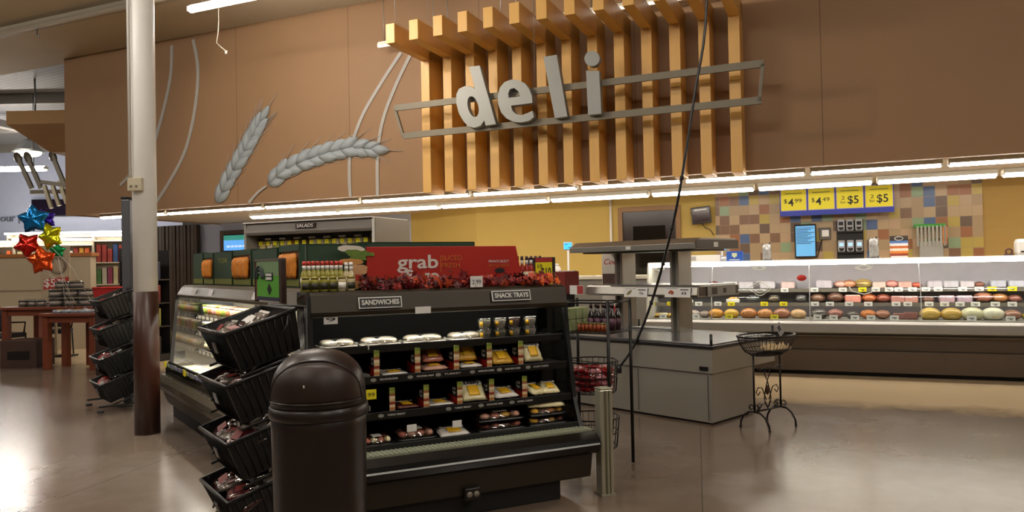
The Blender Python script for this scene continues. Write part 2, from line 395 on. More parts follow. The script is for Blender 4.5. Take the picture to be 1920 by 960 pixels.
# outer store walls, out to where the photo can see
CREAM = mat('cream_wall_paint', '#a99b84', .8, var=.05)
struct(MB().box(-32, -12, 27, 27.15, 0, 6.9), 'wall_far', BLUE)
struct(MB().box(8.0, 8.12, 6, 14, 0, 5.94), 'wall_right', YEL2, W)
struct(MB().box(-32, 16, -9, -8.9, 0, 6), 'wall_front', CREAM)

# dark door in the yellow wall
def door_thing():
    root = bpy.data.objects.new('door_1', None); COL.objects.link(root); place(root, W, (-3.0, 13.6, 0)); root['kind'] = 'structure'
    fm = mat('brown_door_frame', '#8a6740', .5, var=.1, stretch=(1, 1, .1))
    f = MB().box(-.58, -.5, -.05, 0, 0, 2.56).box(.5, .58, -.05, 0, 0, 2.56).box(-.5, .5, -.05, 0, 2.47, 2.56)
    f.build('frame', fm, root, bevel=.006)
    MB().box(-.5, .5, -.02, -.005, 0, 2.47).build('door_panel', mat('dark_door', '#2b211c', .25, var=.25, vs=2), root)
    MB().box(-.3, .3, -.03, -.02, 1.3, 2.2).build('door_window', mat('dark_door_glass', '#17130f', .08), root, bevel=.004)
    MB().tube([(.4, -.03, 1.05), (.4, -.07, 1.05), (.3, -.07, 1.05)], .012, 8).build('handle', STEEL, root)
door_thing()

# ---- fluorescent strips
TUBE = mat('lit_tube', '#fff6e6', .5, var=0, emit=K_SOFFIT, ecol='#fff5e8')
TUBE_R = mat('lit_rear_tube', '#fff6e6', .5, var=0, emit=K_SOFFIT*.24, ecol='#fff5e8')
TUBE_B = mat('lit_sign_tube', '#fff6e6', .5, var=0, emit=2.5, ecol='#fff1dc')
TUBE_S = mat('lit_store_tube', '#fff6e6', .5, var=0, emit=K_STORE, ecol='#fff6ec')
def strip(fr, s0, s1, o_, z, tm, label, group, w=.1, hang=0, lens=.8):
    r = T('strip_light', label, 'light fixture', fr, ((s0+s1)/2, o_, z), group=group)
    h = (s1-s0)/2
    up = hang > 0          # hung strips also throw light up on to the ceiling
    MB().prism([(-w*.2, .03), (w*.2, .03), (w*.2, .07), (-w*.2, .07)] if up else [(-w/2-.03, .0), (w/2+.03, .0), (w/2, .063), (-w/2, .063)], -h, h, 'x').build('housing', mat('white_enamel', '#ded9cc', .4, var=.03), r)
    MB().lathe([(w/2, -h+.02), (w/2, h-.02)], 14, R=Matrix.Rotation(PI/2, 4, 'Y') @ Matrix.Diagonal((.7 if up else lens, 1, 1, 1))).build('tube', tm, r)
    for sx in (-1, 1): MB().cbox((sx*(h-.01), 0, .01), (.02, w+.01, .07)).build('end_cap', WHITE, r)
    if hang:
        for sx in (-.8, .8): MB().tube([(sx*h, 0, .05), (sx*h, 0, hang)], .006, 5).build('hanger', STEEL, r)
    return r
seg1 = [-13.66, -11.8, -9.4, -7.3, -5.2, -3.4, -1.85, -.2, 1.4, 3.2, 5.0, 6.8]
for k in range(len(seg1)-1):
    strip(W, seg1[k]+.03, seg1[k+1]-.03, 10.66, 2.675, TUBE, 'fluorescent tube in the front row under the brown bulkhead, %s from its left end' % ORD[k], 'front row of tubes under the bulkhead')
seg2 = [-11.3, -9.0, -6.7, -4.5, -2.7, -1.0, .7, 2.3, 4.0, 5.8, 7.4]
for k in range(len(seg2)-1):
    strip(W, seg2[k]+.03, seg2[k+1]-.03, 12.4, 2.675, TUBE_R, 'fluorescent tube in the rear row under the brown bulkhead, %s from its left end' % ORD[k], 'rear row of tubes under the bulkhead', w=.2, lens=.55)
strip(W, -8.4, -6.0, 8.02, 5.3, TUBE_S, 'lit fluorescent strip hanging below the tan ceiling right of the white column', 'strips hanging from the store ceiling', hang=.62)
for k, (s_, o_) in enumerate([(-12.5, 3.2), (-7.5, 3.2), (-2.5, 3.2), (2.5, 3.2), (-9, -1), (-3, -1), (3, -1), (-17.5, 3.2), (6.2, 2.4), (-20, 1)]):  # unseen strips, the last ones added to brighten bulkhead and ceiling
    strip(W, s_-1.2, s_+1.2, o_, 5.3, TUBE_S, 'fluorescent strip hanging from the store ceiling behind the viewer, %s of the hidden rows' % ORD[k], 'strips hanging from the store ceiling', hang=.62)
# row of strips behind the timber sign
for k in range(5):
    s0 = -6.55+k*1.15
    strip(W, s0, s0+1.12, 10.1, 5.08, TUBE_B, 'small fluorescent strip just above the timber slats of the deli sign, %s from the left' % ORD[k], 'strips above the deli sign', w=.05, hang=.82)
# ================================================================ TIMBER DELI SIGN
WOOD = mat('honey_timber', '#d6a75a', .42, var=.12, vs=3, stretch=(6, 6, .5), bump=.05)
sgn = T('deli_sign', 'big timber slat deli sign with grey letters on the brown bulkhead wall', 'sign', W, (-5.62, 9.95, 2.66))
for k in range(13):
    x = k*.382
    MB().box(x-.07, x+.075, 0, .42, 0, 2.32).build('slat', WOOD, sgn, bevel=.006)
    MB().box(x-.07, x+.075, -.98, .42, 2.04, 2.32).build('beam', WOOD, sgn, bevel=.006)
GREY = mat('sign_grey', '#8b8d8b', .45, var=.05, metal=.2)
GREYD = mat('sign_rail', '#6d6657', .5, var=.05, metal=.2)
def P3(px, py, o_=9.6):
    s, z = W.aty(px, py, o_); return (s+5.62, z-2.66)
# rails (outline frame of the word)
def rail(a, b, w=.045):
    (x0, z0), (x1, z1) = P3(*a), P3(*b); d = Vector((x1-x0, 0, z1-z0)); l = d.length; ang = math.atan2(z1-z0, x1-x0)
    return MB().box(0, l, -.37, -.33, -w, w, Matrix.Translation((x0, 0, z0)) @ Matrix.Rotation(-ang, 4, 'Y'))
rail((740, 203), (1432, 119)).build('rail', GREYD, sgn); rail((757, 255), (1428, 188)).build('rail', GREYD, sgn)
rail((741, 205), (757, 257), .02).build('rail', GREYD, sgn); rail((1430, 121), (1424, 190), .02).build('rail', GREYD, sgn)
def letter(outer, holes, name):
    """outline points traced as lettering, extruded solid of 12 cm"""
    cu = bpy.data.curves.new(name, 'CURVE'); cu.dimensions = '2D'; cu.fill_mode = 'BOTH'; cu.extrude = .05; cu.bevel_depth = .003
    for ring in [outer]+holes:
        sp = cu.splines.new('POLY'); pts = [P3(*p) for p in ring]; sp.points.add(len(pts)-1)
        for q, (x, z) in zip(sp.points, pts): q.co = (x, z, 0, 1)
        sp.use_cyclic_u = True
    cu.materials.append(GREY); o = bpy.data.objects.new('letter', cu); COL.objects.link(o); o.parent = sgn
    o.location = (0, -.42, 0); o.rotation_euler = (PI/2, 0, 0); o['label'] = 'grey letter ' + name[-1]
def ell(cx, cy, rx, ry, a0, a1, n, tilt=0):
    out = []
    for k in range(n+1):
        a = math.radians(a0+(a1-a0)*k/n); x = rx*math.cos(a); y = ry*math.sin(a); t = math.radians(tilt)
        out.append((cx+x*math.cos(t)-y*math.sin(t), cy+x*math.sin(t)+y*math.cos(t)))
    return out
# d: bowl plus leaning stem
letter([(887, 129), (906, 127), (936, 235), (917, 238), (915, 228), (908, 238), (897, 242), (886, 240), (877, 231), (868, 216), (863, 197), (863, 180), (868, 170), (878, 165), (890, 166), (898, 171)],
       [ell(894, 203, 10, 20, 0, 350, 20, -14)], 'letter d')
# e
letter([(1004, 196), (964, 201), (967, 211), (974, 217), (984, 219), (996, 215), (1004, 211), (1007, 222), (998, 229), (984, 232), (969, 231), (955, 224), (946, 213), (941, 199), (940, 183), (944, 168), (952, 158), (964, 153), (978, 154), (990, 160), (998, 170), (1003, 183)],
       [[(960, 187), (982, 184), (978, 174), (970, 168), (962, 171), (959, 179)]], 'letter e')
letter([(1025, 111), (1049, 107), (1069, 221), (1046, 224)], [], 'letter l')
letter([(1104, 137), (1128, 137), (1132, 216), (1108, 218)], [], 'letter i')
letter(ell(1115, 114, 14, 14, 0, 350, 24), [], 'dot of i')
# hanging wires of the sign
for px, y1 in ((741, 52), (802, 38), (1003, 150)):
    x, z = P3(px, y1, 9.2); MB().tube([(x, -.75, z), (x, -.75, 3.28)], .004, 4).build('wire', STEEL, sgn)

# ---- wheat mural: raised cut-outs fixed on the bulkhead
WHT = mat('mural_grey', '#97a0a4', .55, var=.12, vs=9)
WHT2 = mat('mural_stem_grey', '#a5a29b', .6, var=.06)
def curve_px(pts, r, name, label, r1=None):
    c = []
    for k in range(len(pts)-1):
        p0 = pts[max(k-1, 0)]; p1 = pts[k]; p2 = pts[k+1]; p3 = pts[min(k+2, len(pts)-1)]
        for t in [i/6 for i in range(6)]:
            c.append(tuple(.5*((2*p1[j])+(-p0[j]+p2[j])*t+(2*p0[j]-5*p1[j]+4*p2[j]-p3[j])*t*t+(-p0[j]+3*p1[j]-3*p2[j]+p3[j])*t**3) for j in (0, 1)))
    c.append(pts[-1]); q = [W.aty(x, y, 10.36) for x, y in c]
    w3 = [(a, 10.36, z) for a, z in q]
    n = len(w3); rr = [r+((r1 if r1 is not None else r)-r)*k/(n-1) for k in range(n)]
    b = MB(); P_ = [Vector((a, 0, z)) for a, _, z in w3]; vs = []
    for k in range(n):
        t = (P_[min(k+1, n-1)]-P_[max(k-1, 0)]).normalized(); nn = Vector((-t.z, 0, t.x))*rr[k]
        vs += [P_[k]+nn, P_[k]+nn+Vector((0, -.012, 0)), P_[k]-nn+Vector((0, -.012, 0)), P_[k]-nn]
    fs = [(0, 1, 2, 3), tuple(4*(n-1)+i for i in (3, 2, 1, 0))]
    for k in range(n-1):
        for i in range(4): j = (i+1) % 4; fs.append((4*k+i, 4*k+j, 4*k+4+j, 4*k+4+i))
    b.add(vs, fs); return b
def stem(pts, r, label, r1=None):
    solo(curve_px(pts, r, '', '', r1), 'wheat_stem_mural', WHT2, label, 'wall decoration', W, (0, 10.368, 0), group='curved wheat stems on the bulkhead wall')
stem([(322, 85), (320, 140), (308, 200), (291, 262)], .035, 'curved pale stem on the brown wall just right of the white column')
stem([(362, 74), (371, 130), (366, 200), (348, 280), (318, 340), (292, 380)], .035, 'longest curved pale stem, second to the right of the white column')
stem([(247, 322), (237, 335), (225, 347)], .03, 'short pale stem end showing left of the white column')
stem([(752, 98), (712, 160), (678, 220), (658, 280), (655, 330), (657, 368)], .03, 'tall curved pale stem reaching up to the left end of the deli sign')
stem([(772, 98), (742, 160), (718, 225), (708, 290), (708, 368)], .03, 'curved pale stem nearest the slats of the deli sign')
def ear(path, n, kl, kw, label, stalk):
    r = T('wheat_ear_mural', label, 'wall decoration', W, (0, 10.36, 0), group='wheat ears on the bulkhead wall')
    pts = path; L_ = len(pts)-1
    def at(t):
        t = t*L_; i = min(int(t), L_-1); f_ = t-i; return (pts[i][0]+(pts[i+1][0]-pts[i][0])*f_, pts[i][1]+(pts[i+1][1]-pts[i][1])*f_)
    def q3(p): s, z = W.aty(p[0], p[1], 10.36); return Vector((s, 0, z))
    b = MB(); aw = MB()
    for k in range(n):
        t = (k+.3)/n; c = q3(at(t)); d = (q3(at(min(1, t+.05)))-q3(at(max(0, t-.05)))).normalized(); nn = Vector((-d.z, 0, d.x))
        for sd in ((-1, 1, 0) if k == n-1 else (-1, 1)):
            a = sd*.33; ax = d*math.cos(a)+nn*math.sin(a); side = Vector((-ax.z, 0, ax.x)); sc = (1-.2*abs(t-.4))*(1-.25*max(0, t-.75)/.25)*(1 if sd else 1.15)
            base = c+nn*sd*.014+(d*kl*.35 if sd == 0 else d*0); L2 = kl*sc; W2 = kw*sc; ring = []; N_ = 14
            for i in range(N_):
                u = i/N_*2*PI; x = (1-math.cos(u))/2; y = math.sin(u)*(.55+.45*math.sin(PI*x)); ring.append(base+ax*(x*L2)+side*(y*W2*.5))
            off = Vector((0, -.012-(k % 2)*.006-(.004 if sd > 0 else 0)-(.008 if sd == 0 else 0), 0)); cen = base+ax*L2*.45+off*2.6
            vs = ring+[v+off for v in ring]+[cen]; fs = []
            for i in range(N_): j = (i+1) % N_; fs += [(i, j, N_+j, N_+i), (N_+i, N_+j, 2*N_)]
            b.add(vs, fs, True)
            tip = base+ax*L2; e_ = tip+(d*.9+nn*sd*.35).normalized()*L2*.8
            aw.tube([tip+Vector((0, -.008, 0)), e_+Vector((0, -.008, 0))], [.007, .003], 4)
    b.build('grains', WHT, r); aw.build('awns', WHT2, r)
    if stalk: place(curve_px(stalk, .015, '', '', .03).build('stalk', WHT2), N0, (0, 0, 0)).parent = r
ear([(404, 386), (424, 345), (446, 305), (464, 272), (476, 250), (484, 236)], 10, .4, .175, 'grey wheat ear painted upright, tip near the middle of the brown wall', None)
ear([(499, 350), (530, 322), (570, 302), (612, 287), (655, 277), (700, 280)], 10, .4, .19, 'grey wheat ear leaning flat to the right towards the deli sign', [(500, 349), (485, 360), (467, 380)])

# ================================================================ WHITE COLUMN
col = T('column', 'white round column with a dark brown wrap round its foot', 'column', N0, (-3.46, 6.98, 0))
MB().cyl((0, 0, 0), .106, 5.94, 32).build('shaft', mat('column_white', '#eeece6', .45, var=.04), col)
MB().lathe([(.1, .0), (.112, .0), (.112, 1.33), (.1, 1.335)], 32).build('wrap', mat('brown_wrap', '#3a1f16', .35, var=.15), col, label='dark brown wrap')
bx_ = MB().cbox((-.02, -.125, 2.33), (.13, .05, .12)); o = bx_.build('junction_box', mat('ivory', '#c8bfa4', .5), col, bevel=.004)
for dx in (-.03, .02): MB().cbox((dx-.02, -.152, 2.31), (.02, .008, .02)).build('socket', mat('dim_grey', '#77705f', .5), o)
MB().tube([(-.085, -.1, 2.4), (-.085, -.1, 5.94)], .011, 6).build('conduit', mat('column_white', '#c9c4b6'), col)
# slim grey post behind it and pole under the bulkhead corner
pz = T('tall_grey_post', 'slim tall grey post just left of the white column', 'post', N0, (-4.42, 8.5, 0))
MB().rbox(-.05, .05, -.04, .04, 0, 2.36, .02).build('post_shaft', mat('post_grey', '#5b5d63', .4, metal=.3), pz)
MB().rbox(-.055, .055, -.045, .045, 2.36, 2.39, .02).build('cap', MATTE, pz); MB().cbox((0, 0, .01), (.2, .2, .02)).build('base_plate', STEEL, pz, bevel=.004)
pz = T('support_pole', 'pale grey pole holding up the left corner of the bulkhead', 'pole', W, (-13.55, 11.4, 0))
MB().cyl((0, 0, 0), .07, 2.72, 20).build('pole_shaft', mat('pole_grey', '#8f8f92', .5), pz); MB().cbox((0, 0, .01), (.24, .24, .02)).build('base_plate', STEEL, pz, bevel=.004)

# ================================================================ HANGING CABLE
pts = []
for px, py, Y in ((1327, -200, 7.0), (1325, 0, 7.0), (1302, 180, 7.05), (1273, 365, 7.1), (1252, 460, 7.2), (1230, 540, 7.3), (1208, 605, 7.35), (1185, 655, 7.38), (1160, 690, 7.42)):
    d = FWD + RGT*((px-960)/FOC) + UPV*((480-py)/FOC); pts.append(Vector((0, 0, EYE))+d*(Y/d.y))
pts[0] = Vector((pts[1].x, pts[1].y, 5.94))
cc = []
for k in range(len(pts)-1):
    p0 = pts[max(k-1, 0)]; p1 = pts[k]; p2 = pts[k+1]; p3 = pts[min(k+2, len(pts)-1)]
    for i in range(5):
        t = i/5; cc.append(.5*((2*p1)+(p2-p0)*t+(2*p0-5*p1+4*p2-p3)*t*t+(3*p1-p0-3*p2+p3)*t**3))
cc.append(pts[-1])
cbl = T('hanging_cable', 'black power cable hanging from the ceiling to the grey island', 'cable', N0, tuple(pts[-1]))
MB().tube([p-pts[-1] for p in cc], .013, 8).build('cord', BLACK, cbl)
MB().cyl((0, 0, -.05), .03, .08, 12).build('plug', BLACK, cbl)
for i in (14, 18, 22, 27): MB().cyl(tuple(cc[i]-pts[-1]-Vector((0, 0, .02))), .018, .04, 8).build('cable_tie', MATTE, cbl)
# crooked wire under the ceiling strip
q = []
for px, py in ((410, 40), (409, 62), (406, 80), (414, 88), (424, 96)):
    s, z = W.aty(px, py, 8.7); q.append((s, 0, z))
b = MB().tube([(q[0][0], 0, 5.8)]+q, .008, 5); b.cyl((q[-1][0], 0, q[-1][2]-.05), .02, .06, 8)
solo(b, 'dangling_wire', mat('pale_wire', '#b5aa98'), 'thin crooked pale wire dangling under the strip right of the column', 'wire', W, (0, 8.7, 0))
# ================================================================ OPEN SANDWICH CASE (frame G)
LIT = mat('case_tube', '#fff8ea', .5, var=0, emit=K_CASE, ecol='#fff6e4')
CASEBR = mat('case_bronze', '#2d261b', .45, var=.08, metal=.25)
GLASSD = glass('smoked_end_glass', '#9a9a9a', .06, .02)
def gx(px, py, y): s, z = G.aty(px, py, y); return s, z
gc = T('open_display_case', 'black open refrigerated case of sandwiches and sliced meat behind the trash can', 'display case', G, (0, 0, 0))
MB().box(.06, 1.52, .12, .8, 0, .15).build('kick_base', MATTE, gc, bevel=.005)
MB().prism([(.045, .29), (.075, .13), (.8, .13), (.8, .29)], 0, 1.72, 'x').build('lower_panel', CASEBR, gc, bevel=.006)
MB().prism([(.0, .31), (-.015, .35), (0, .39), (.05, .425), (.1, .425), (.1, .29), (.03, .29)], -.02, 1.75, 'x').build('bumper', mat('gloss_black', '#0a0a0b', .18, var=.1), gc, bevel=.006)
MB().prism([(-.018, .352), (-.014, .362), (.0, .362), (0, .352)], -.01, 1.74, 'x').build('bumper_trim', STEEL, gc)  # bright strip that draws the highlight on the bumper's nose
b = MB().box(.0, 1.73, .06, .17, .425, .437)
for k in range(60): b.box(.02+k*.0283, .032+k*.0283, .065, .165, .437, .441)
b.build('air_grille', mat('grille_sage', '#8f937f', .4, metal=.2, var=.15, vs=30), gc)
b = MB().box(0, 1.72, .17, .19, .40, .47).box(0, 1.72, .19, .78, .40, .45)
b.build('deck', MATTE, gc, bevel=.003)
MB().box(0, 1.72, .76, .82, .29, 1.36).build('back_panel', mat('case_black_back', '#050505', .7, spec=.15), gc)
LIPS = {1: (.36, 1.035), 2: (.3, .855), 3: (.26, .645)}
for k, (y, z) in LIPS.items():
    sh = MB().box(.03, 1.69, y, .76, z-.03, z-.012).box(.03, 1.69, y-.008, y+.004, z-.045, z+.002).build('shelf', BLACK, gc, bevel=.002)
    MB().box(.03, 1.69, y-.011, y-.008, z-.04, z-.004).build('price_rail', mat('rail_black', '#141312', .3), sh)
# header with rounded lower lip, lamp beneath
hd = MB().prism([(.33, 1.355), (.3, 1.25), (.31, 1.225), (.345, 1.215), (.36, 1.26), (.82, 1.26), (.82, 1.37), (.36, 1.37)], 0, 1.7, 'x').build('header', CASEBR, gc, bevel=.008)
MB().box(.05, 1.66, .39, .43, 1.243, 1.26).build('case_lamp', LIT, gc, bevel=.004)
for sx in (0, 1.7):
    pr = [(.37, 1.35), (.35, 1.22), (.33, 1.05), (.295, .85), (.25, .62), (.17, .43)]
    MB().prism(pr+[(.8, .43), (.8, 1.35)], sx-.006, sx+.006, 'x').build('end_glass', GLASSD, gc)
    b = MB(); n = len(pr)
    for i in range(n-1):
        (y0, z0), (y1, z1) = pr[i], pr[i+1]; b.prism([(y0-.02, z0), (y0+.014, z0), (y1+.014, z1), (y1-.02, z1)], sx-.014, sx+.014, 'x')
    b.build('end_trim', BLACK, gc)
for tx, px0, px1, py0, py1 in (('SANDWICHES', 672, 753, 550, 571), ('SNACK TRAYS', 922, 994, 536, 558)):
    x0, z0 = gx(px0, (py0+py1)/2, .3); x1, _ = gx(px1, (py0+py1)/2, .3); cz = z0
    w = x1-x0; cx = (x0+x1)/2
    R_ = Matrix.Translation((cx, .302, 1.297+ (0 if tx[1] == 'A' else .012))) @ Matrix.Rotation(math.radians(-14), 4, 'X')
    p = MB().mat(0).box(-w/2, w/2, -.006, .0, -.034, .034, R_).mat(1).box(-w/2+.006, w/2-.006, -.008, -.006, -.028, .028, R_).build('placard', [WHITE, mat('placard_black', '#141311', .4)], hd, label='black placard reading ' + tx)
    text(hd, tx, w-.035, .03, mat('letter_silver', '#cfcdc5', .4), tuple(R_ @ Vector((0, -.010, 0))), (76, 0, 0), bold=.0012)
# names on the price rails
for k, lst in {2: [(722, 'DELUXE BOLOGNA'), (790, 'VIRGINIA HAM'), (842, 'TURKEY'), (905, 'AMERICAN CHEESE'), (955, 'COLBY JACK CHEESE'), (1008, 'COLBY CHEESE')], 3: [(735, 'TURKEY BREAST'), (860, 'TURKEY BREAST'), (920, 'PROVOLONE CHEESE'), (977, 'SWISS CHEESE')]}.items():
    y, z = LIPS[k]
    for px, tx in lst:
        x, _ = gx(px, 700, y); text(gc, tx, .11, .011, PRICE_W, (x+.02, y-.012, z-.02), ext=.0004)
        MB().prism([(x-.075+math.cos(a*PI/6)*.018, z-.02+math.sin(a*PI/6)*.011) for a in range(12)], y-.014, y-.011, 'y').build('emblem', mat('emblem_grey', '#8b8a84', .5), gc)
# bottom outlet
x, z = gx(882, 936, .07)
ot = T('power_outlet', 'dark double power outlet low on the front of the sandwich case', 'outlet', G, (x, .055, .15))
MB().rbox(-.05, .05, -.03, .09, -.035, .035, .006).build('box', mat('outlet_box', '#2b2823', .4, metal=.4), ot)
for sx in (-.022, .022):
    o = MB().lathe([(.0, 0), (.018, 0), (.018, .004), (0, .004)], 16, (sx, -.03, 0), R=None).build('socket', mat('outlet_ivory', '#8c857a', .4), ot)
    o.data.transform(Matrix.Translation((sx, -.032, 0)) @ Matrix.Rotation(PI/2, 4, 'X') @ Matrix.Translation((-sx, .03, 0)))

# ---- foods
def pillow(w, d, h, seed=0, n=10, wr=.15):
    rd = random.Random(seed); b = MB()
    nz = [[rd.uniform(-1, 1) for _ in range(n+1)] for _ in range(n+1)]
    for sd in (1, -1):
        def fn(u, v, sd=sd):
            e = (1-abs(2*u-1)**2.6)*(1-abs(2*v-1)**2.6); i = int(round(u*n)); j = int(round(v*n))
            z = h/2*max(0, e)**.45*(1+wr*nz[i][j])
            return ((u-.5)*w*(1+.03*nz[j][i]), (v-.5)*d*(1+.03*nz[i][j]), h/2+sd*z*(.92 if sd < 0 else 1))
        b.grid(fn, n, n)
    return b
MEAT = mat('pink_meat', '#b06a5a', .3, var=.3, vs=14, coat=.6); MEATW = mat('pale_ham', '#cf9f8a', .3, var=.3, vs=16, coat=.6)
MEATD = mat('dark_meat', '#5a2b22', .3, var=.35, vs=15, coat=.6); CHEESE = mat('yellow_cheese', '#d8a83a', .35, var=.15, vs=10, coat=.6)
SWISS = mat('pale_cheese', '#e6dcae', .35, var=.12, vs=10, coat=.6); CLEARW = mat('white_wrap', '#e4e0d8', .22, var=.1, vs=12, coat=.8, bump=.5, bs=25)
YL = mat('yellow_label', '#e6b422', .4); WL = mat('white_label', '#e9e6df', .4)
def meat_bag(base, body, label, w, d, h, fr, loc, rz=0, tilt=0, txt='Daily', seed=1, group='zip bags of sliced meat and cheese in the sandwich case', cat='food bag', name='sliced_food_bag'):
    r = T(name, label, cat, fr, loc, rz, group, rx=tilt)
    pillow(w, d, h, seed, wr=.25).build('bag', base if not isinstance(base, str) else CLEARW, r)
    # label panel hugging the upper face, towards the front
    def f(u, v, off): 
        x = (u-.5)*w*.42; y = -d*.34+v*d*.5; e = (1-abs(2*x/w)**2.6)*(1-abs(2*y/d)**2.6)
        return (x, y, h/2+h/2*max(0, e)**.45*1.12+off)
    MB().grid(lambda u, v: f(u, v, .003), 6, 6).build('label', YL, r, solid=.0015)
    MB().grid(lambda u, v: (f(u, v, .002)[0]*1.9, f(u, v, 0)[1]*.45+d*.27, h/2+h/2*max(0, (1-abs(1.6*f(u, v, 0)[0]/w)**2.6)*(1-abs(2*(f(u, v, 0)[1]*.45+d*.27)/d)**2.6))**.45*1.15+.003), 6, 3).build('header_strip', WL, r, solid=.0015)
    text(r, txt, w*.62, d*.16, INK, (0, d*.22, h*1.16+.004), (8, 0, 0), ext=.0004, bold=.0008)
    return r
def on_shelf(k, px, py=None): y, z = LIPS[k]; x, _ = gx(px, py or 690, y); return x, y, z-.012
# dividers
def divider(k, px, h, label, full=True, dep=.2):
    x, y, z = on_shelf(k, px)
    r = T('shelf_divider', label, 'shelf divider', G, (x, y+.012, z), group='printed dividers on the sandwich case shelves')
    MB().prism([(0, 0), (dep, 0), (dep, h*.8), (dep*.35, h*.95), (.02, h), (0, h-.01)], -.005, .005, 'x').build('board', mat('divider_black', '#0e0d0d', .35), r)
    if full:
        MB().mat(0).prism([(.03, .004), (dep, .004), (dep, h*.38), (.03, h*.3)], -.0065, -.005, 'x').build('red_panel', mat('divider_red', '#a81e14', .4), r)
        for i, (t_, zz) in enumerate((('grab', .66), ('&go', .5))): text(r, t_, .06, .022, PRICE_W, (-.007, dep*.42, h*zz), (90, 0, -90), ext=.0004)
    cols = ['#c9b89a', '#b57a4a', '#d9c79a', '#8a3a2a', '#cdb48a', '#d8c8a8', '#96603a', '#8a9440', '#6f7d30']
    fb = MB(); n = len(cols)
    for i in range(n): fb.mat(i).box(-.017, .017, -.006-(i % 2)*.001, -.001, h*i/n, h*(i+1)/n)
    fb.build('picture_strip', [mat('strip_%d' % i, c, .4, var=.35, vs=60) for i, c in enumerate(cols)], r)
for j, (px) in enumerate((707, 784, 857, 919, 978)): divider(2, px, .165, 'divider with a sandwich picture strip on the upper divided shelf, %s from the left' % ORD[j])
for j, (px, full) in enumerate(((735, False), (799, True), (862, True), (922, True), (984, True))): divider(3, px, .15, 'divider on the lower divided shelf of the sandwich case, %s from the left' % ORD[j], full)
# bags on the shelves
def bag_px(k, x0, x1, base, label, h=.045, d=.2, dy=.03, dz=0, tilt=0, rz=0, txt='Daily', seed=1):
    xa, y, z = on_shelf(k, x0); xb, _, _ = on_shelf(k, x1)
    return meat_bag(base, None, label, max(.08, xb-xa-.01), d, h, G, ((xa+xb)/2, y+dy+d/2, z+dz+abs(math.sin(math.radians(tilt)))*d/2+.002), rz, tilt, txt, seed)
bag_px(2, 718, 772, CLEARW, 'thin white bag lying flat in the upper divided shelf, leftmost gap', .018, seed=3)
bag_px(2, 795, 848, MEATW, 'pink sliced meat bag lying lowest in the gap left of the middle divider', .04, seed=4)
bag_px(2, 800, 846, MEAT, 'darker pink meat bag leaning at the back of the gap left of the middle divider', .04, .15, .1, .042, 35, seed=5)
bag_px(2, 866, 912, CLEARW, 'white and yellow cheese bag lying in front, right of the middle divider', .035, seed=6)
bag_px(2, 868, 908, CHEESE, 'yellow cheese bag standing tall at the back, right of the middle divider', .04, .16, .09, .036, 48, seed=7)
bag_px(2, 927, 970, CHEESE, 'yellow and clear cheese bag in the fourth gap of the upper divided shelf', .045, .18, .03, 0, 28, seed=8)
bag_px(2, 986, 1024, SWISS, 'plump bag of pale cheese at the far right end of the upper divided shelf', .06, .16, .02, .0, 50, seed=9)
bag_px(3, 745, 792, MEATD, 'dim dark bag of meat in the leftmost wide gap of the lower divided shelf', .03, seed=10)
bag_px(3, 806, 858, CLEARW, 'flat white bag with yellow label in the lower divided shelf, left of centre', .022, seed=11)
bag_px(3, 868, 918, SWISS, 'upright white bag with a yellow square label in the lower divided shelf', .045, .17, .02, 0, 42, seed=12)
bag_px(3, 929, 978, CLEARW, 'low clear and white bag with black writing beside the last lower divider', .04, .18, .02, 0, 12, seed=13)
bag_px(3, 992, 1022, SWISS, 'left one of two pale yellow bags at the right end of the lower divided shelf', .05, .17, .0, 0, 14, 12, seed=14)
bag_px(3, 1022, 1054, SWISS, 'right one of two pale yellow bags at the right end of the lower divided shelf', .05, .17, .0, 0, 14, -10, seed=15)
# clear-lidded trays
def tray(label, w, d, fr, loc, food, h=.05, rz=0, group='clear-lidded trays in the sandwich case', n=4, lab=True, name='lidded_food_tray', base=BLACK):
    r = T(name, label, 'food tray', fr, loc, rz, group)
    b = MB().rbox(-w/2, w/2, -d/2, d/2, 0, .014, .03).build('base', base, r)
    rd = random.Random(int(w*1e4)+int(loc[0]*1000))
    for i in range(n):
        for j in range(2):
            cx = (i+.5)/n*w*.86-w*.43; cy = (j-.5)*d*.42
            MB().ball((cx, cy, .014+h*.3), (w*.42/n, d*.2, h*.36), 10, 7, noise=.12).build('food', food[(i+j) % len(food)], r)
    MB().lathe([(.5, .013), (.49, .022), (.44, h*.85), (.36, h), (0, h*1.02)], 28, sc=(w, d)).build('lid', FILM, r)
    if lab: MB().cbox((0, -d*.08, h*1.04), (w*.3, d*.36, .002)).build('label', WL, r)
    return r
WF = [mat('white_salad', '#f0ece0', .5, var=.1, vs=30)]
yy, zz = LIPS[1]
for j, (a, c) in enumerate(((600, 676), (680, 758), (762, 843), (849, 918))):
    xa = gx(a, 625, yy)[0]; xc = gx(c, 625, yy)[0]
    tray('white tray under a clear lid on the top shelf, %s from the left' % ORD[j], xc-xa-.01, .2, G, ((xa+xc)/2, yy+.13, zz-.011), WF+[mat('white_bread', '#e6dcc4', .5)], .05, n=2, group='lidded white trays on the top shelf', base=CLEARW, lab=False)
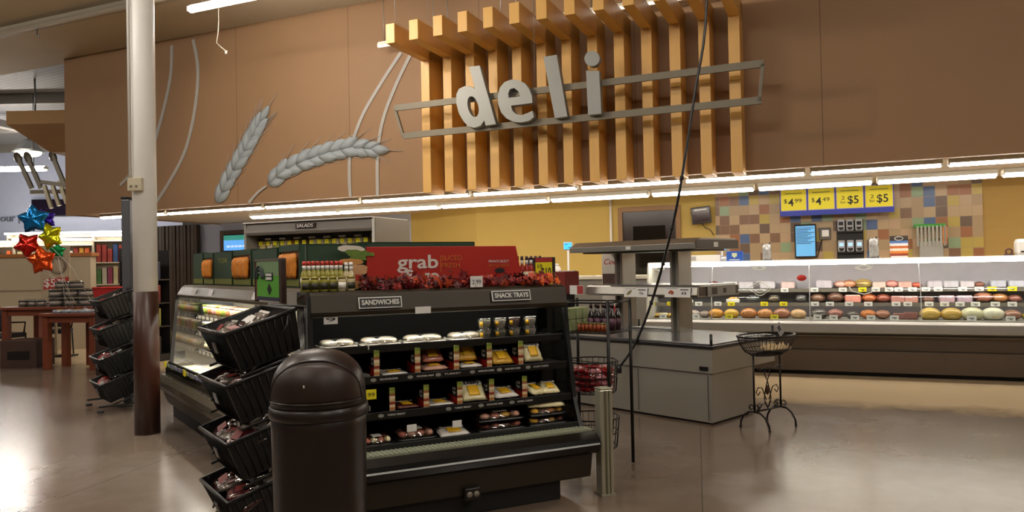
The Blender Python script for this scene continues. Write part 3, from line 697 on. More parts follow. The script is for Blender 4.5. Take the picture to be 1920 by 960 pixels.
def cup(label, x, y, z, food, r_=.046, h=.062, group='clear lidded cups stacked on the top shelf'):
    r = T('lidded_cup', label, 'food cup', G, (x, y, z), group=group)
    MB().lathe([(0, 0), (r_*.75, 0), (r_, h), (r_*1.0, h+.001), (r_*.72, .003), (0, .003)], 20).build('cup_body', FILM, r)
    MB().lathe([(0, .003), (r_*.73, .003), (r_*.93, h*.8), (r_*.6, h*.92), (0, h*.95)], 16).build('food', food, r)
    MB().lathe([(r_*1.06, h-.003), (r_*1.06, h+.004), (r_*.9, h+.007), (0, h+.007)], 20).build('lid', FILM, r)
    MB().lathe([(r_*.9, h*.25), (r_*.99, h*.75)], 8, a0=-2.7, a1=-2.15).build('label', YL, r, solid=.001)
    return r
fd = [mat('green_salad', '#d8dcc0', .5, var=.35, vs=60), WF[0], mat('berry_salad', '#6d2a2a', .4, var=.4, vs=50), WF[0]]
for j, px in enumerate((908, 937, 963, 993)):
    x = gx(px, 600, yy+.06)[0]
    cup('lower lidded cup in the stack on the top shelf, %s from the left' % ORD[j], x, yy+.06, zz-.011, [WF[0], fd[0], WF[0], WF[0]][j])
    cup('upper lidded cup in the stack on the top shelf, %s from the left' % ORD[j], x, yy+.06, zz-.011+.0695, fd[j])
# bottom deck
DZ = .45
def deck_tray(a, c, y, z, label, food, h=.05, d=.2, rz=0):
    xa = gx(a, 800, y)[0]; xc = gx(c, 800, y)[0]
    return tray(label, xc-xa-.01, d, G, ((xa+xc)/2, y+d/2, z), food, h, rz, n=4)
deck_tray(680, 742, .22, DZ, 'lidded tray nearest the trash can on the bottom deck', [MEAT, SWISS])
deck_tray(744, 824, .26, DZ, 'wide tray of pink meat left of the centre of the bottom deck', [MEAT, MEATW], .06)
deck_tray(898, 990, .24, DZ, 'lower one of two big meat trays stacked right of the bottom deck centre', [MEATD, MEAT], .055)
deck_tray(898, 988, .24, DZ+.062, 'upper one of two big meat trays stacked right of the bottom deck centre', [MEATW, MEAT, CHEESE], .055)
deck_tray(994, 1068, .24, DZ, 'lower one of two trays stacked at the right end of the bottom deck', [CHEESE, MEATD], .055)
deck_tray(996, 1066, .24, DZ+.062, 'upper one of two trays stacked at the right end of the bottom deck', [CHEESE, MEATD, mat('peach', '#d98a4a', .4)], .05)
x0 = gx(828, 820, .24)[0]; x1 = gx(884, 820, .24)[0]
meat_bag(CLEARW, None, 'white bag with black writing and yellow corner on the bottom deck centre', x1-x0, .15, .035, G, ((x0+x1)/2, .32, DZ), 0, 8, seed=20)
x0 = gx(996, 750, .26)[0]; x1 = gx(1060, 750, .26)[0]
meat_bag(SWISS, None, 'yellow and white bag lying slanted on top of the right end trays', x1-x0, .15, .04, G, ((x0+x1)/2, .33, DZ+.121), -12, 14, seed=21)
# small price cards
def pcard(fr, loc, w, h, label, yellow=False, tx='', rz=0, cat='price card', group=None, rx=0, name='price_card'):
    r = T(name, label, cat, fr, loc, rz, group, rx=rx)
    MB().box(-w/2, w/2, -.001, .001, 0, h).build('card', PRICE_Y if yellow else PRICE_W, r)
    if tx: text(r, tx, w*.7, h*.42, INK, (0, -.002, h*.45), ext=.0003)
    return r
for a, c, py, y, lb, yl, t_ in ((777, 806, 588, .3, 'small white card hanging under the header between the two placards', 0, ''), (606, 632, 608, .34, 'white card at the top left corner of the sandwich case', 0, '9'), (760, 778, 808, .2, 'white card on the bottom deck edge left of centre', 0, ''), (845, 862, 800, .2, 'white card on the bottom deck edge right of centre', 0, ''), (684, 703, 748, .25, 'yellow price card reading 99 beside the trash can lid', 1, '99')):
    xa, z = gx(a, py, y); xc, _ = gx(c, py, y); pcard(G, ((xa+xc)/2, y-.02 if y > .25 else y-.035, z), xc-xa, (xc-xa)*(.95 if yl else .42 if a in (777,) else .7), lb, bool(yl), t_, group='cards on the sandwich case')

# ---------------------------------------------------------------- on top of the case
GT = 1.37
RED = mat('sign_red', '#a81d10', .5, var=.05)
x0, z0 = gx(688, 548, .5); x1, z1 = gx(966, 461, .5); xr = gx(976, 520, .5)[0]
rs = T('grab_and_go_sign', 'long red grab and go sign with a sandwich picture on the case top', 'sign', G, (0, .5, GT))
hz = z1-GT
MB().prism([(x0, 0), (xr+.02, 0), (x1, hz), (x0, hz)], -.01, .012, 'y').build('board', RED, rs, bevel=.003)
def gp(px, py, y=.49): s, z = gx(px, py, y); return s, z-GT
CR = mat('sign_cream', '#d9d3cc', .5); OR_ = mat('sign_orange', '#c96a2a', .5)
x, z = gp(784, 492); xa, _ = gp(745, 490); xb, _ = gp(822, 490); text(rs, 'grab', xb-xa, .088, CR, (x, -.013, z), bold=.002)
xa, _ = gp(779, 518); xb, _ = gp(822, 518); x, z = gp(800, 520); text(rs, '& go', (xb-xa)*1.5, .085, CR, (x-.03, -.013, z+.008), bold=.002)
x, z = gp(826, 490); MB().box(x-.002, x+.002, -.014, -.01, z-.07, z+.04).build('rule', OR_, rs)
for t_, py in (('SLICED', 484), ('FRESH', 498)):
    x, z = gp(846, py); xa, _ = gp(828, py); xb, _ = gp(866 if t_[0] == 'S' else 862, py); text(rs, t_, xb-xa, .032, OR_, ((xa+xb)/2, -.012, z))
for t_, py, m_ in (("PRIVATE SELECT", 490, CR), ("MEATS & CHEESES", 498, OR_)):
    xa, _ = gp(916, py); xb, _ = gp(954, py); x, z = gp(935, py); text(rs, t_, xb-xa, .017, m_, ((xa+xb)/2, -.012, z))
x, z = gp(937, 507); MB().prism([(x-.04, z), (x-.02, z+.016), (x+.02, z+.016), (x+.04, z), (x+.02, z-.016), (x-.02, z-.016)], -.014, -.01, 'y').build('emblem', INK, rs)
# printed sandwich, cut out at the left end of the board
def blob(cx, cy, rx, ry, m_, name, dy, w=.35, seed=1, n=26, t=0):
    rd = random.Random(seed); pts = []
    for k in range(n):
        a = 2*PI*k/n; q = 1+rd.uniform(-w, w)*.25
        px = cx+math.cos(a)*rx*q; py = cy+math.sin(a)*ry*q+t*(px-cx); pts.append(gp(px, py, .5))
    MB().prism(pts, -.012-dy, -.008, 'y').build(name, m_, rs)
blob(658, 467, 26, 7, mat('sauce_white', '#d8cfc4', .5, var=.2, vs=30), 'cut_out', .001, .2, 1, t=.05)
blob(672, 477, 22, 10, mat('lettuce', '#5f7a2c', .5, var=.5, vs=40), 'lettuce', .004, 1.4, 2)
blob(657, 491, 24, 6, mat('bread', '#c08a4a', .5, var=.15, vs=20), 'bread', .005, .3, 3)
blob(672, 507, 17, 11, mat('chicken', '#c69a70', .5, var=.25, vs=20), 'chicken', .006, .6, 4)
blob(660, 520, 22, 6, mat('tomato', '#b3331d', .5, var=.3, vs=30), 'tomato', .007, .5, 5)
blob(660, 534, 24, 8, mat('lower_bread', '#b9854b', .5, var=.15, vs=20), 'bread', .005, .4, 6)
# garland of red maple leaves
def leaves(n, x0, x1, yc, z0, spread, seed):
    rd = random.Random(seed); b = MB()
    for k in range(n):
        x = x0+(x1-x0)*rd.random(); y = yc+rd.gauss(0, .035); z = z0+abs(rd.gauss(0, spread))+.01; s_ = rd.uniform(.018, .042)
        R_ = Matrix.Translation((x, y, z)) @ Euler((rd.uniform(.4, 2.2), rd.uniform(-.7, .7), rd.uniform(-1.2, 1.2))).to_matrix().to_4x4()
        pts = []
        for i in range(10):
            a = PI/2+i*2*PI/10; q = s_*(1 if i % 2 == 0 else .5)*(1.15 if i == 0 else 1); pts.append(R_ @ Vector((math.cos(a)*q, math.sin(a)*q, .006*(i % 2))))
        c = R_ @ Vector((0, 0, .008)); b.mat(rd.choice((0, 0, 1, 1, 2, 3)))
        b.add(pts+[c], [(i, (i+1) % 10, 10) for i in range(10)])
    return b
LF = [mat('leaf_red', '#8c1a10', .55, var=.3, vs=30), mat('leaf_dark', '#4a0e0c', .55, var=.3, vs=30), mat('leaf_orange', '#a83a18', .55, var=.3, vs=30), mat('leaf_crimson', '#6e1018', .55, var=.3, vs=30)]
gl = T('leaf_garland', 'garland of red and orange autumn leaves along the sandwich case top', 'garland', G, (0, .41, GT))
MB().tube([(.33+k*.0655, .01*math.sin(k*2.1), .02+.008*math.sin(k*1.3)) for k in range(21)], .006, 6).build('vine', mat('vine', '#4a2a18', .7), gl)
o = leaves(620, .34, 1.6, .02, .0, .027, 3).build('leaves', LF, gl); o['kind'] = 'stuff'
o = leaves(26, 1.5, 1.68, -.02, .0, .03, 8).build('leaves', [mat('leaf_bright', '#e0621a', .5)]*4, gl); o['kind'] = 'stuff'; o['label'] = 'bright orange leaves'
x, z = gx(891, 541, .36); pcard(G, (x, .335, GT+.0), .085, .072, 'white price card reading 2.99 in front of the red leaves', tx='2.99')
# dressing bottles and jars at the left end
DKC = mat('plum_cap', '#2a1318', .3)
def bottle(label, x, y, cap, juice, h=.17, r_=.024, fr=G, z=GT, group='dressing bottles at the left end of the sandwich case', name='dressing_bottle'):
    r = T(name, label, 'bottle', fr, (x, y, z), group=group)
    MB().lathe([(0, 0), (r_*.95, 0), (r_, .01), (r_, h*.5), (r_*.85, h*.6), (r_*.42, h*.72), (r_*.38, h*.86), (0, h*.86)], 16).build('glass_body', juice, r)
    MB().lathe([(r_*1.02, h*.14), (r_*1.02, h*.46)], 16).build('label', mat('label_olive', '#c9c3a8', .5, var=.4, vs=50) if cap is not DKC else mat('label_plum', '#4a2a3c', .5, var=.5, vs=40), r, solid=.0008)
    if cap is not DKC: MB().lathe([(r_*.48, h*.72), (r_*.48, h*.86)], 12).build('neck_band', WHITE, r, solid=.001)
    MB().lathe([(0, h*.855), (r_*.5, h*.855), (r_*.46, h), (0, h)], 12).build('cap', cap, r)
    return r
RC = mat('red_cap', '#c8392e', .4); OL = mat('olive_dressing', '#8f8a34', .2, var=.2, vs=30, coat=.5); WD = mat('creamy_dressing', '#c2b48a', .25, var=.1, coat=.5)
for j in range(9):
    bottle('tall dressing bottle with a red cap in the back row, %s from the left' % ORD[j], gx(571+j*8.6, 545, .46)[0], .46, RC, OL, .185)
for j in range(2):
    bottle('tall dressing bottle with a white cap, %s from the sandwich picture' % ORD[1-j], gx(650+j*9, 545, .44)[0], .44, WHITE, WD, .175)
for j in range(6):
    r = T('dressing_jar', 'short jar of pickles with dark label in the front row, %s from the left' % ORD[j], 'jar', G, (gx(574+j*17, 550, .385)[0], .395, GT), group='short jars in front of the dressing bottles')
    MB().lathe([(0, 0), (.024, 0), (.026, .01), (.026, .065), (.021, .078), (0, .078)], 16).build('glass_body', [OL, WD][j > 3], r)
    MB().lathe([(.0268, .015), (.0268, .055)], 16, a0=-2.6, a1=-.6).build('label', mat('jar_label', '#31301f', .5, var=.8, vs=60) if j not in (4,) else WL, r, solid=.0008)
    MB().lathe([(0, .077), (.0235, .077), (.0235, .092), (0, .092)], 16).build('lid', mat('gold_lid', '#a39a56', .35, metal=.5), r)
# small bottles with red labels, right of the sign
for j in range(6):
    bottle('little red-labelled bottle right of the red sign, %s from the left' % ORD[j], gx(968+j*8.5, 510, .56)[0]+.02, .58, mat('brown_cap', '#3a1c14', .4), mat('red_label_bottle', '#9c2a20', .3), .2, .022, group='small red-labelled bottles by the ten dollar card')
# ten for ten dollars card on a dark stand
x, z = gx(1032, 545, .5)
ts = T('price_stand', 'dark stand with a yellow card reading 10 for $10', 'price sign', G, (1.66, .56, GT))
MB().box(-.075, .09, .0, .14, 0, .19).build('stand', mat('stand_brown', '#231713', .5), ts, bevel=.004)
MB().mat(0).box(-.07, .06, -.006, 0, 0, .155).mat(1).box(-.07, .06, -.007, 0, .155, .185).build('card', [PRICE_Y, mat('card_red', '#a3282a', .5)], ts, label='yellow card with red header')
text(ts, '10', .035, .03, INK, (-.042, -.008, .125), ext=.0004); text(ts, '$10', .08, .055, INK, (.01, -.008, .085), ext=.0004, bold=.0012)
# ================================================================ TRASH CAN
BRN = mat('bin_brown', '#1d120f', .38, var=.15, vs=4, coat=.1)
tc = T('trash_can', 'dark brown dome-top trash can in front of the sandwich case', 'trash can', N0, (-.845, 3.2, 0), 8)
MB().lathe([(0, 0), (.175, 0), (.182, .02), (.186, .1), (.2, .84), (.203, .9), (.19, .905), (0, .905)], 48).build('bin', BRN, tc)
MB().lathe([(.199, .875), (.208, .88), (.21, .9), (.207, .925), (.2, .93)], 48).build('rim', BRN, tc)
dm = [(.203, .92), (.2, .96), (.197, 1.0)]
for k in range(1, 9): a = k/8*PI/2; dm.append((.196*math.cos(a)**.85 if k < 8 else 0, 1.0+.162*math.sin(a)))
dome = MB().lathe(dm, 48).build('dome_lid', BRN, tc)
# swing door: arch-topped panel bulging from the dome's front, framed by a raised rim
def door_surf(u, v, off):
    a = -PI/2+(u-.5)*2.3; z = .955+v*.175
    # radius of dome at z
    rr = .198 if z < 1.0 else .196*max(0.001, (1-((z-1.0)/.162)**2))**.425
    return ((rr+off)*math.cos(a), (rr+off)*math.sin(a), z)
b = MB()
def arch(u, v): hh = math.sqrt(max(0, 1-abs(2*u-1)**2.6)); return door_surf(u, v*hh*.93, .005)
b.grid(arch, 24, 8); b.build('swing_door', mat('bin_brown_door', '#281812', .45, var=.15), tc, solid=.006)
rim_pts = [door_surf(k/30, math.sqrt(max(0, 1-abs(2*k/30-1)**2.6))*.97, .006) for k in range(31)]
MB().tube(rim_pts, .005, 6).build('door_rim', BRN, tc); MB().tube([door_surf(k/16, 0, .008) for k in range(17)], .005, 6).build('door_rim', BRN, tc)
b = MB()
for (x, z) in ((-.035, 1.03), (-.19, .865)):
    rr = math.sqrt(max(0, .204**2-x**2)); b.ball((x, -rr-.003, z), (.004, .003, .006), 6, 5, noise=.4)
b.build('scratch', WHITE, tc, label='tiny white scuffs')

# ================================================================ STEEL BOLLARD
bo = T('corner_guard_post', 'short bare aluminium post standing right of the sandwich case', 'post', N0, (.58, 4.86, 0), 20)
AL = mat('aluminium', '#c2c1ae', .3, metal=.7, var=.08, stretch=(1, 1, 20))
MB().rbox(-.045, .045, -.045, .045, 0, .69, .012).build('post_shaft', AL, bo); MB().box(-.018, -.004, -.049, -.044, .01, .68).box(.012, .02, -.049, -.044, .01, .68).build('groove', mat('alu_dark', '#77765f', .4, metal=.6), bo)
MB().rbox(-.047, .047, -.047, .047, .685, .695, .012).build('cap', mat('alu_dark2', '#8a8974', .4, metal=.6), bo); MB().box(-.052, .052, -.052, .052, 0, .012).build('foot', AL, bo)

# ================================================================ LONG SIDE CASE (frame L)
LL = 3.62
lc = T('side_display_case', 'long open refrigerated case running back to the white column', 'display case', L, (0, 0, 0))
MB().box(.05, LL, .16, .8, 0, .16).build('kick_base', MATTE, lc)
MB().prism([(.06, .3), (.12, .14), (.85, .14), (.85, .3)], 0, LL, 'x').build('lower_panel', mat('case_dark', '#1c1916', .4, var=.15), lc)
MB().prism([(.0, .33), (-.015, .37), (0, .41), (.05, .45), (.12, .45), (.12, .3), (.03, .3)], -.02, LL, 'x').build('bumper', mat('bumper_bronze', '#4a4438', .25, metal=.3), lc, bevel=.008)
b = MB().prism([(.1, .45), (.1, .52), (.13, .57), (.15, .57), (.15, .45)], 0, LL, 'x').build('front_glass', mat('dark_front', '#15140f', .1), lc)
MB().box(0, LL, .15, .85, .44, .5).build('deck', mat('deck_grey', '#c5c0b0', .4, metal=.2, var=.15), lc)
MB().box(0, LL, .8, .86, .3, 1.37).build('back_panel', mat('case_back', '#b5afa0', .4, var=.1), lc)
LSH = ((.42, .68), (.42, .87), (.42, 1.05))
for y, z in LSH:
    sh = MB().box(.03, LL, y, .8, z-.03, z-.012).box(.03, LL, y-.008, y+.004, z-.045, z+.004).build('shelf', mat('shelf_grey', '#4d483f', .4, metal=.3), lc)
    b = MB()
    for k in range(26): b.box(.1+k*.165, .2+k*.165, y-.012, y-.008, z-.038, z-.006)
    MB().box(.05, LL-.05, y+.02, y+.045, z-.042, z-.03).build('shelf_lamp', mat('side_shelf_tube', '#fff8ea', .5, var=0, emit=26, ecol='#fff6e4'), sh)  # unseen lamp strips, added to brighten the goods on the lower shelves
    b.build('shelf_tags', mat('tag_grey', '#b5b2a6', .5, var=.3, vs=3), sh)
hd = MB().prism([(.27, 1.35), (.22, 1.27), (.23, 1.245), (.27, 1.235), (.285, 1.28), (.86, 1.28), (.86, 1.37), (.3, 1.37)], 0, LL+.05, 'x').build('header', mat('header_grey', '#5c564a', .4, metal=.3, var=.06), lc, bevel=.006)
MB().box(.05, LL-.1, .3, .36, 1.262, 1.28).build('case_lamp', mat('side_case_tube', '#fff8ea', .5, var=0, emit=K_CASE*1.3, ecol='#fff6e4'), lc, bevel=.004)
for k, sx in enumerate((.62, 1.25, 2.6)):
    MB().box(sx, sx+.14, -.004, 0, -.03, .03, Matrix.Translation((0, .24, 1.31)) @ Matrix.Rotation(math.radians(-20), 4, 'X')).build('header_card', PRICE_W, lc)
MB().prism([(.23, 1.25), (.15, .5), (.8, .5), (.8, 1.25)], -.008, .004, 'x').build('end_glass', glass('end_glass_l', '#dfe6ee', .22, .06), lc)
MB().prism([(.15, .5), (.12, .44), (.1, .3), (.86, .3), (.86, .5)], -.03, 0, 'x').build('end_panel', BLACK, lc)
b = MB(); b.prism([(.21, 1.26), (.24, 1.26), (.17, .48), (.13, .48)], -.016, .01, 'x').build('end_trim', BLACK, lc)
MB().box(2.44, 2.5, .3, .36, .5, 1.24).build('mullion', BLACK, lc)
# price rail of tags along the front
b = MB()
for k in range(24): b.box(.08+k*.17, .2+k*.17, .095, .1, .53, .565)
b.build('front_tags', mat('rail_tag', '#6d6f86', .5, var=.3, vs=4), lc)
for j, px in enumerate((310, 345)):
    s = L.aty(px, 690, .09)[0]
    pcard(L, (s+.1, .07, .53), .1, .06, 'slanting yellow and white shelf card on the side case, %s from the column' % ORD[j], True, group='yellow cards on the side case rail')
# goods: tubs and packs
TUBC = [mat('tub_white', '#e6dfc9', .35, var=.05), mat('tub_cream', '#dcd0a8', .35, var=.08), mat('tub_yellow', '#d4c26e', .35, var=.1)]
def tub(j, label, loc, r_, h, c, c2, group):
    r = T('food_tub', label, 'tub', L, loc, group=group)
    MB().lathe([(0, 0), (r_*.82, 0), (r_*.95, h*.9), (0, h*.9)], 18).build('tub_body', c, r)
    MB().lathe([(r_*.86, h*.2), (r_*.94, h*.75)], 14, a0=-2.7, a1=-.4).build('label', c2, r, solid=.001)
    MB().lathe([(0, h*.88), (r_, h*.88), (r_, h), (r_*.93, h*1.02), (0, h*1.02)], 18).build('lid', c2 if j % 3 == 0 else c, r)
    return r
PICS = [mat('pic_green', '#8a9a3c', .5, var=.5, vs=30), mat('pic_brown', '#9a6a3a', .5, var=.5, vs=30), mat('pic_pink', '#c08a80', .5, var=.5, vs=30), mat('pic_gold', '#c9a24a', .5, var=.4, vs=30)]
for j in range(14):
    tub(j, 'white food tub on the upper shelf of the side case, %s from the far end' % ORD[j], (.2+j*.17, .51, 1.038), .078, .12, TUBC[j % 2], PICS[j % 4], 'tubs on the upper shelf of the side case')
for j in range(14):
    r = T('carton', 'pale carton on the middle shelf of the side case, %s from the far end' % ORD[j], 'carton', L, (.16+j*.165, .52, .858), group='cartons on the middle shelf of the side case')
    MB().rbox(-.07, .07, -.07, .07, 0, .115, .008).build('box', [TUBC[0], TUBC[1], MEATW][j % 3], r); MB().box(-.05, .05, -.073, -.07, .02, .09).build('label', PICS[(j*3) % 4], r)
for j in range(15):
    r = T('wrapped_cheese', 'wrapped cheese on the lower shelf of the side case, %s from the far end' % ORD[j], 'cheese', L, (.15+j*.15, .52, .668), group='cheeses on the lower shelf of the side case')
    pillow(.13, .14, .09, 40+j, 8, .1).build('wrap', [SWISS, TUBC[1], MEATW, CHEESE][j % 4], r); MB().cbox((0, -.03, .093), (.06, .05, .002), (8, 0, 0)).build('label', WL, r)
for j in range(12):
    r = T('flat_food_pack', 'flat pale pack lying on the deck of the side case, %s from the far end' % ORD[j], 'food pack', L, (.2+j*.19, .3, .501), group='flat packs on the deck of the side case')
    MB().rbox(-.085, .085, -.11, .11, 0, .022, .012).build('tray_base', CLEARW, r); MB().cbox((0, 0, .0235), (.1, .12, .002)).build('label', [SWISS, WL, TUBC[2]][j % 3], r)

# ---- green cardboard shippers of tortilla chips standing along the top
CG = mat('carton_green', '#23402c', .6, var=.12); CG2 = mat('carton_olive', '#6f7330', .6, var=.2, vs=20); CBR = mat('carton_brown', '#6b4427', .7, var=.1)
CHIP = mat('chips_orange', '#d8862c', .5, var=.3, vs=25)
def shipper(fr, x0, x1, y0, y1, h, label, front, z=1.37, lines=None):
    r = T('chip_display_carton', label, 'cardboard display', fr, ((x0+x1)/2, y0, z), group='green cardboard displays along the case tops')
    w = x1-x0; d = y1-y0
    b = MB().box(-w/2, w/2, 0, d, 0, .01).box(-w/2, -w/2+.008, 0, d, 0, h).box(w/2-.008, w/2, 0, d, 0, h).box(-w/2, w/2, d-.008, d, 0, h)
    if front == 'solid': b.box(-w/2, w/2, 0, .008, 0, h); b.box(-w/2, w/2, 0, d, h-.008, h)
    else: b.box(-w/2, w/2, 0, .008, 0, .08); b.box(-w/2, w/2, 0, .008, h-.05, h)
    b.build('box', CG, r)
    MB().box(-w/2+.01, w/2-.01, -.003, 0, .012, .065).build('label_band', CG2, r)
    if front == 'window':
        MB().box(-w/2+.01, w/2-.01, .012, .02, .08, h-.05).build('bag_backing', CBR, r)
        rd = random.Random(int(x0*100)+3)
        for k in range(3):
            cx = (k-1)*w*.27; pillow(w*.3, .19, .05, 60+k, 8, .3).build('chip_bag', CHIP, r).matrix_local = Matrix.Translation((cx, .01, h*.5)) @ Matrix.Rotation(PI/2, 4, 'X')
    if lines:
        for t_, zz_, hh_ in lines: text(r, t_, w*.55, hh_, mat('olive_ink', '#8d8a3a', .6), (0, -.003, zz_), ext=.0005)
    return r
shipper(L, -1.16+.9, .16, .45, .8, .34, 'green chip carton at the far end of the side case, side panel showing', 'solid')
shipper(L, .2, .58, .45, .8, .33, 'green chip carton with an orange window, second from the far end', 'window')
shipper(L, .62, 1.26, .45, .8, .33, 'green chip carton lettered TOR in the middle of the side case', 'solid', lines=[('TOR', .24, .05)])
shipper(L, 1.3, 1.85, .45, .8, .33, 'chip carton with an open brown inside left of the green notice', 'window')
shipper(L, 1.9, 2.55, .45, .8, .32, 'green chip carton standing behind the green notice', 'solid')
shipper(L, 2.6, 3.05, .45, .8, .33, 'green chip carton with big orange window right of the green notice', 'window')
shipper(G, .02, .4, .55, .62, .29, 'green chip carton behind the dressing bottles, olive label on top', 'solid')
shipper(G, .42, 1.27, .9, 1.25, .315, 'long green carton rising behind the red grab and go sign', 'solid')
# green notice in a brown frame on a post
gn = T('notice_stand', 'brown post sign holder with a bright green notice above the baskets', 'sign', L, (3.67, .015, 0))
BP = mat('holder_brown', '#33201a', .45)
MB().box(.265, .31, -.015, .015, .02, 1.575).build('post_shaft', BP, gn); MB().box(-.24, .31, -.012, .012, 1.565, 1.58).build('top_bar', mat('bar_grey', '#6b6460', .4), gn)
MB().box(-.24, -.225, -.012, .012, 1.3, 1.57).build('side_bar', BP, gn); MB().box(.2, .42, -.05, .13, 0, .02).build('base_plate', BP, gn)
MB().mat(0).box(-.2, .24, -.008, 0, 1.33, 1.565).mat(1).box(-.2, .24, -.009, 0, 1.47, 1.565).mat(2).box(-.225, -.2, -.009, 0, 1.31, 1.565).mat(3).box(-.2, .24, -.009, 0, 1.31, 1.335).build('notice', [mat('notice_green', '#59a835', .5), mat('notice_grey_green', '#7b9a72', .5), mat('notice_meat', '#6b3a34', .5, var=.6, vs=20), mat('notice_blue', '#2a2c48', .5)], gn)
for k in range(3): MB().tube([(-.12+math.cos(a)*(.085-k*.022)*1.1-.01, -.014, 1.45+math.sin(a)*(.085-k*.022)) for a in [i*PI/12*1 for i in range(13)]], .006, 5).build('emblem_arc', mat('ink_grey', '#3a4a4a', .5), gn)
MB().box(.0, .13, -.014, -.009, 1.44, 1.49).build('emblem_block', INK, gn); MB().box(.01, .12, -.016, -.014, 1.445, 1.462).box(.01, .12, -.016, -.014, 1.47, 1.485).build('emblem_line', PRICE_W, gn)
MB().prism([(.06, 1.35), (.1, 1.385), (.06, 1.42), (.02, 1.385)], -.012, -.009, 'y').build('emblem_diamond', INK, gn)
# ================================================================ BASKETS OF BAGGED SNACKS
BK = mat('basket_black', '#0a0a0b', .42, var=.2)
def basket_mb(w, d, h):
    """tapered shopping basket, open top, pierced-looking ribs; origin at the bottom front centre"""
    b = MB(); t = .008; tw, td = w*.88, d*.86
    def wall(p0, p1, q0, q1):   # outer bottom edge p, outer top edge q; thickness towards inside
        c = Vector((0, d/2, 0)); vs = []
        for p, z in ((p0, 0), (p1, 0), (q1, h), (q0, h)):
            o = Vector((p[0], p[1], z)); i = Vector((c.x+(p[0]-c.x)*(1-2*t/w), c.y+(p[1]-c.y)*(1-2*t/d), z)); vs += [o, i]
        b.add(vs, [(0, 2, 4, 6), (1, 7, 5, 3), (0, 1, 3, 2), (2, 3, 5, 4), (4, 5, 7, 6), (6, 7, 1, 0)])
    B_ = [(-tw/2, (d-td)/2), (tw/2, (d-td)/2), (tw/2, (d+td)/2), (-tw/2, (d+td)/2)]; Q = [(-w/2, 0), (w/2, 0), (w/2, d), (-w/2, d)]
    for i in range(4): j = (i+1) % 4; wall(B_[i], B_[j], Q[i], Q[j])
    b.box(-tw/2, tw/2, (d-td)/2, (d+td)/2, 0, .01)
    # ribs
    for i in range(4):
        j = (i+1) % 4; n = 14 if i % 2 == 0 else 9
        for k in range(1, n):
            f_ = k/n; p = Vector((B_[i][0]+(B_[j][0]-B_[i][0])*f_, B_[i][1]+(B_[j][1]-B_[i][1])*f_, .01)); q = Vector((Q[i][0]+(Q[j][0]-Q[i][0])*f_, Q[i][1]+(Q[j][1]-Q[i][1])*f_, h*.96))
            o_ = Vector((p.x, p.y-d/2, 0)).normalized()*.003; b.tube([p+o_, q+o_], .0035, 4)
    return b
def make_basket(label, w=.56, d=.38, h=.22):
    r = T('shopping_basket', label, 'basket', N0, (0, 0, 0), group='black baskets on the snack racks')
    basket_mb(w, d, h).build('basket_body', BK, r)
    MB().tube([(-w/2, 0, h), (w/2, 0, h), (w/2, d, h), (-w/2, d, h)], .012, 6, closed=True).build('rim', mat('rim_black', '#121214', .3), r)
    for y0 in (.04, d-.04):
        MB().tube([(-w/2+.01, y0, h), (-w/2-.012, y0+.02, h-.05), (-w/2-.012, y0+.04, h-.1), (w/2*0-.0-w*.2, y0*0-.012, h-.12)] if y0 < .1 else [(w/2-.01, y0, h), (w/2+.014, y0-.03, h-.06), (w/2+.012, y0-.08, h-.1)], .006, 5).build('handle', mat('handle_grey', '#2a2a2c', .35), r)
    MB().box(-.03, .04, -.012, -.006, h*.45, h*.72, Matrix.Translation((0, -.0, 0))).build('card_clip', mat('clip_grey', '#4a4a4c', .3), r)
    return r
bk0 = make_basket('topmost and largest black basket leaning on the near snack rack')
def bag(fr, M_, label, m_, w, d, h, seed, group):
    o = T('snack_bag', label, 'snack bag', N0, (0, 0, 0), group=group)
    pillow(w, d, h, seed, 7, .35).build('bag', m_, o)
    MB().cbox((0, 0, h*1.12), (w*.4, d*.35, .002), (6, 4, 0)).build('label', WL if seed % 2 else mat('lab_red', '#7d2320', .4), o)
    MB().cbox((0, d*.5, h*.5), (w*.85, .025, .003)).build('seal', CLEARW, o)
    o.matrix_world = M_; return o
SN = [mat('snack_dark', '#3a1c1a', .18, var=.7, vs=22, coat=1, bump=.7, bs=30), mat('snack_wine', '#5a2226', .18, var=.5, vs=18, coat=1, bump=.7, bs=30), mat('snack_clear', '#6d625a', .15, var=.8, vs=26, coat=1, bump=.8, bs=35)]
def fill(mat4, w, d, h, n, who, seed, pal=None):
    rd = random.Random(seed); pal = pal or SN
    cols = 4 if w > .5 else 3; k = 0
    for i in range(cols):
        for j in range(2):
            if k >= n: return
            x = -w*.36+i*w*.72/(cols-1)+rd.uniform(-.01, .01); y = d*.3+j*d*.38
            Mx = mat4 @ Matrix.Translation((x, y, h*.6+rd.uniform(0, .02))) @ Euler((rd.uniform(-.3, .5), rd.uniform(-.35, .35), rd.uniform(-.5, .5))).to_matrix().to_4x4()
            bag(None, Mx, '%s bag in %s, %s row, %s from left' % (('dark', 'wine red', 'clear')[k % 3], who, ('front', 'back')[j], ORD[i]), pal[k % 3], w*.24, d*.42, .05, seed*10+k, 'snack bags in the black baskets')
            k += 1
def place_basket(o, fr, loc, rz, tilt):
    place(o, fr, loc, rz, rx=tilt); bpy.context.view_layer.update(); return o.matrix_world.copy()
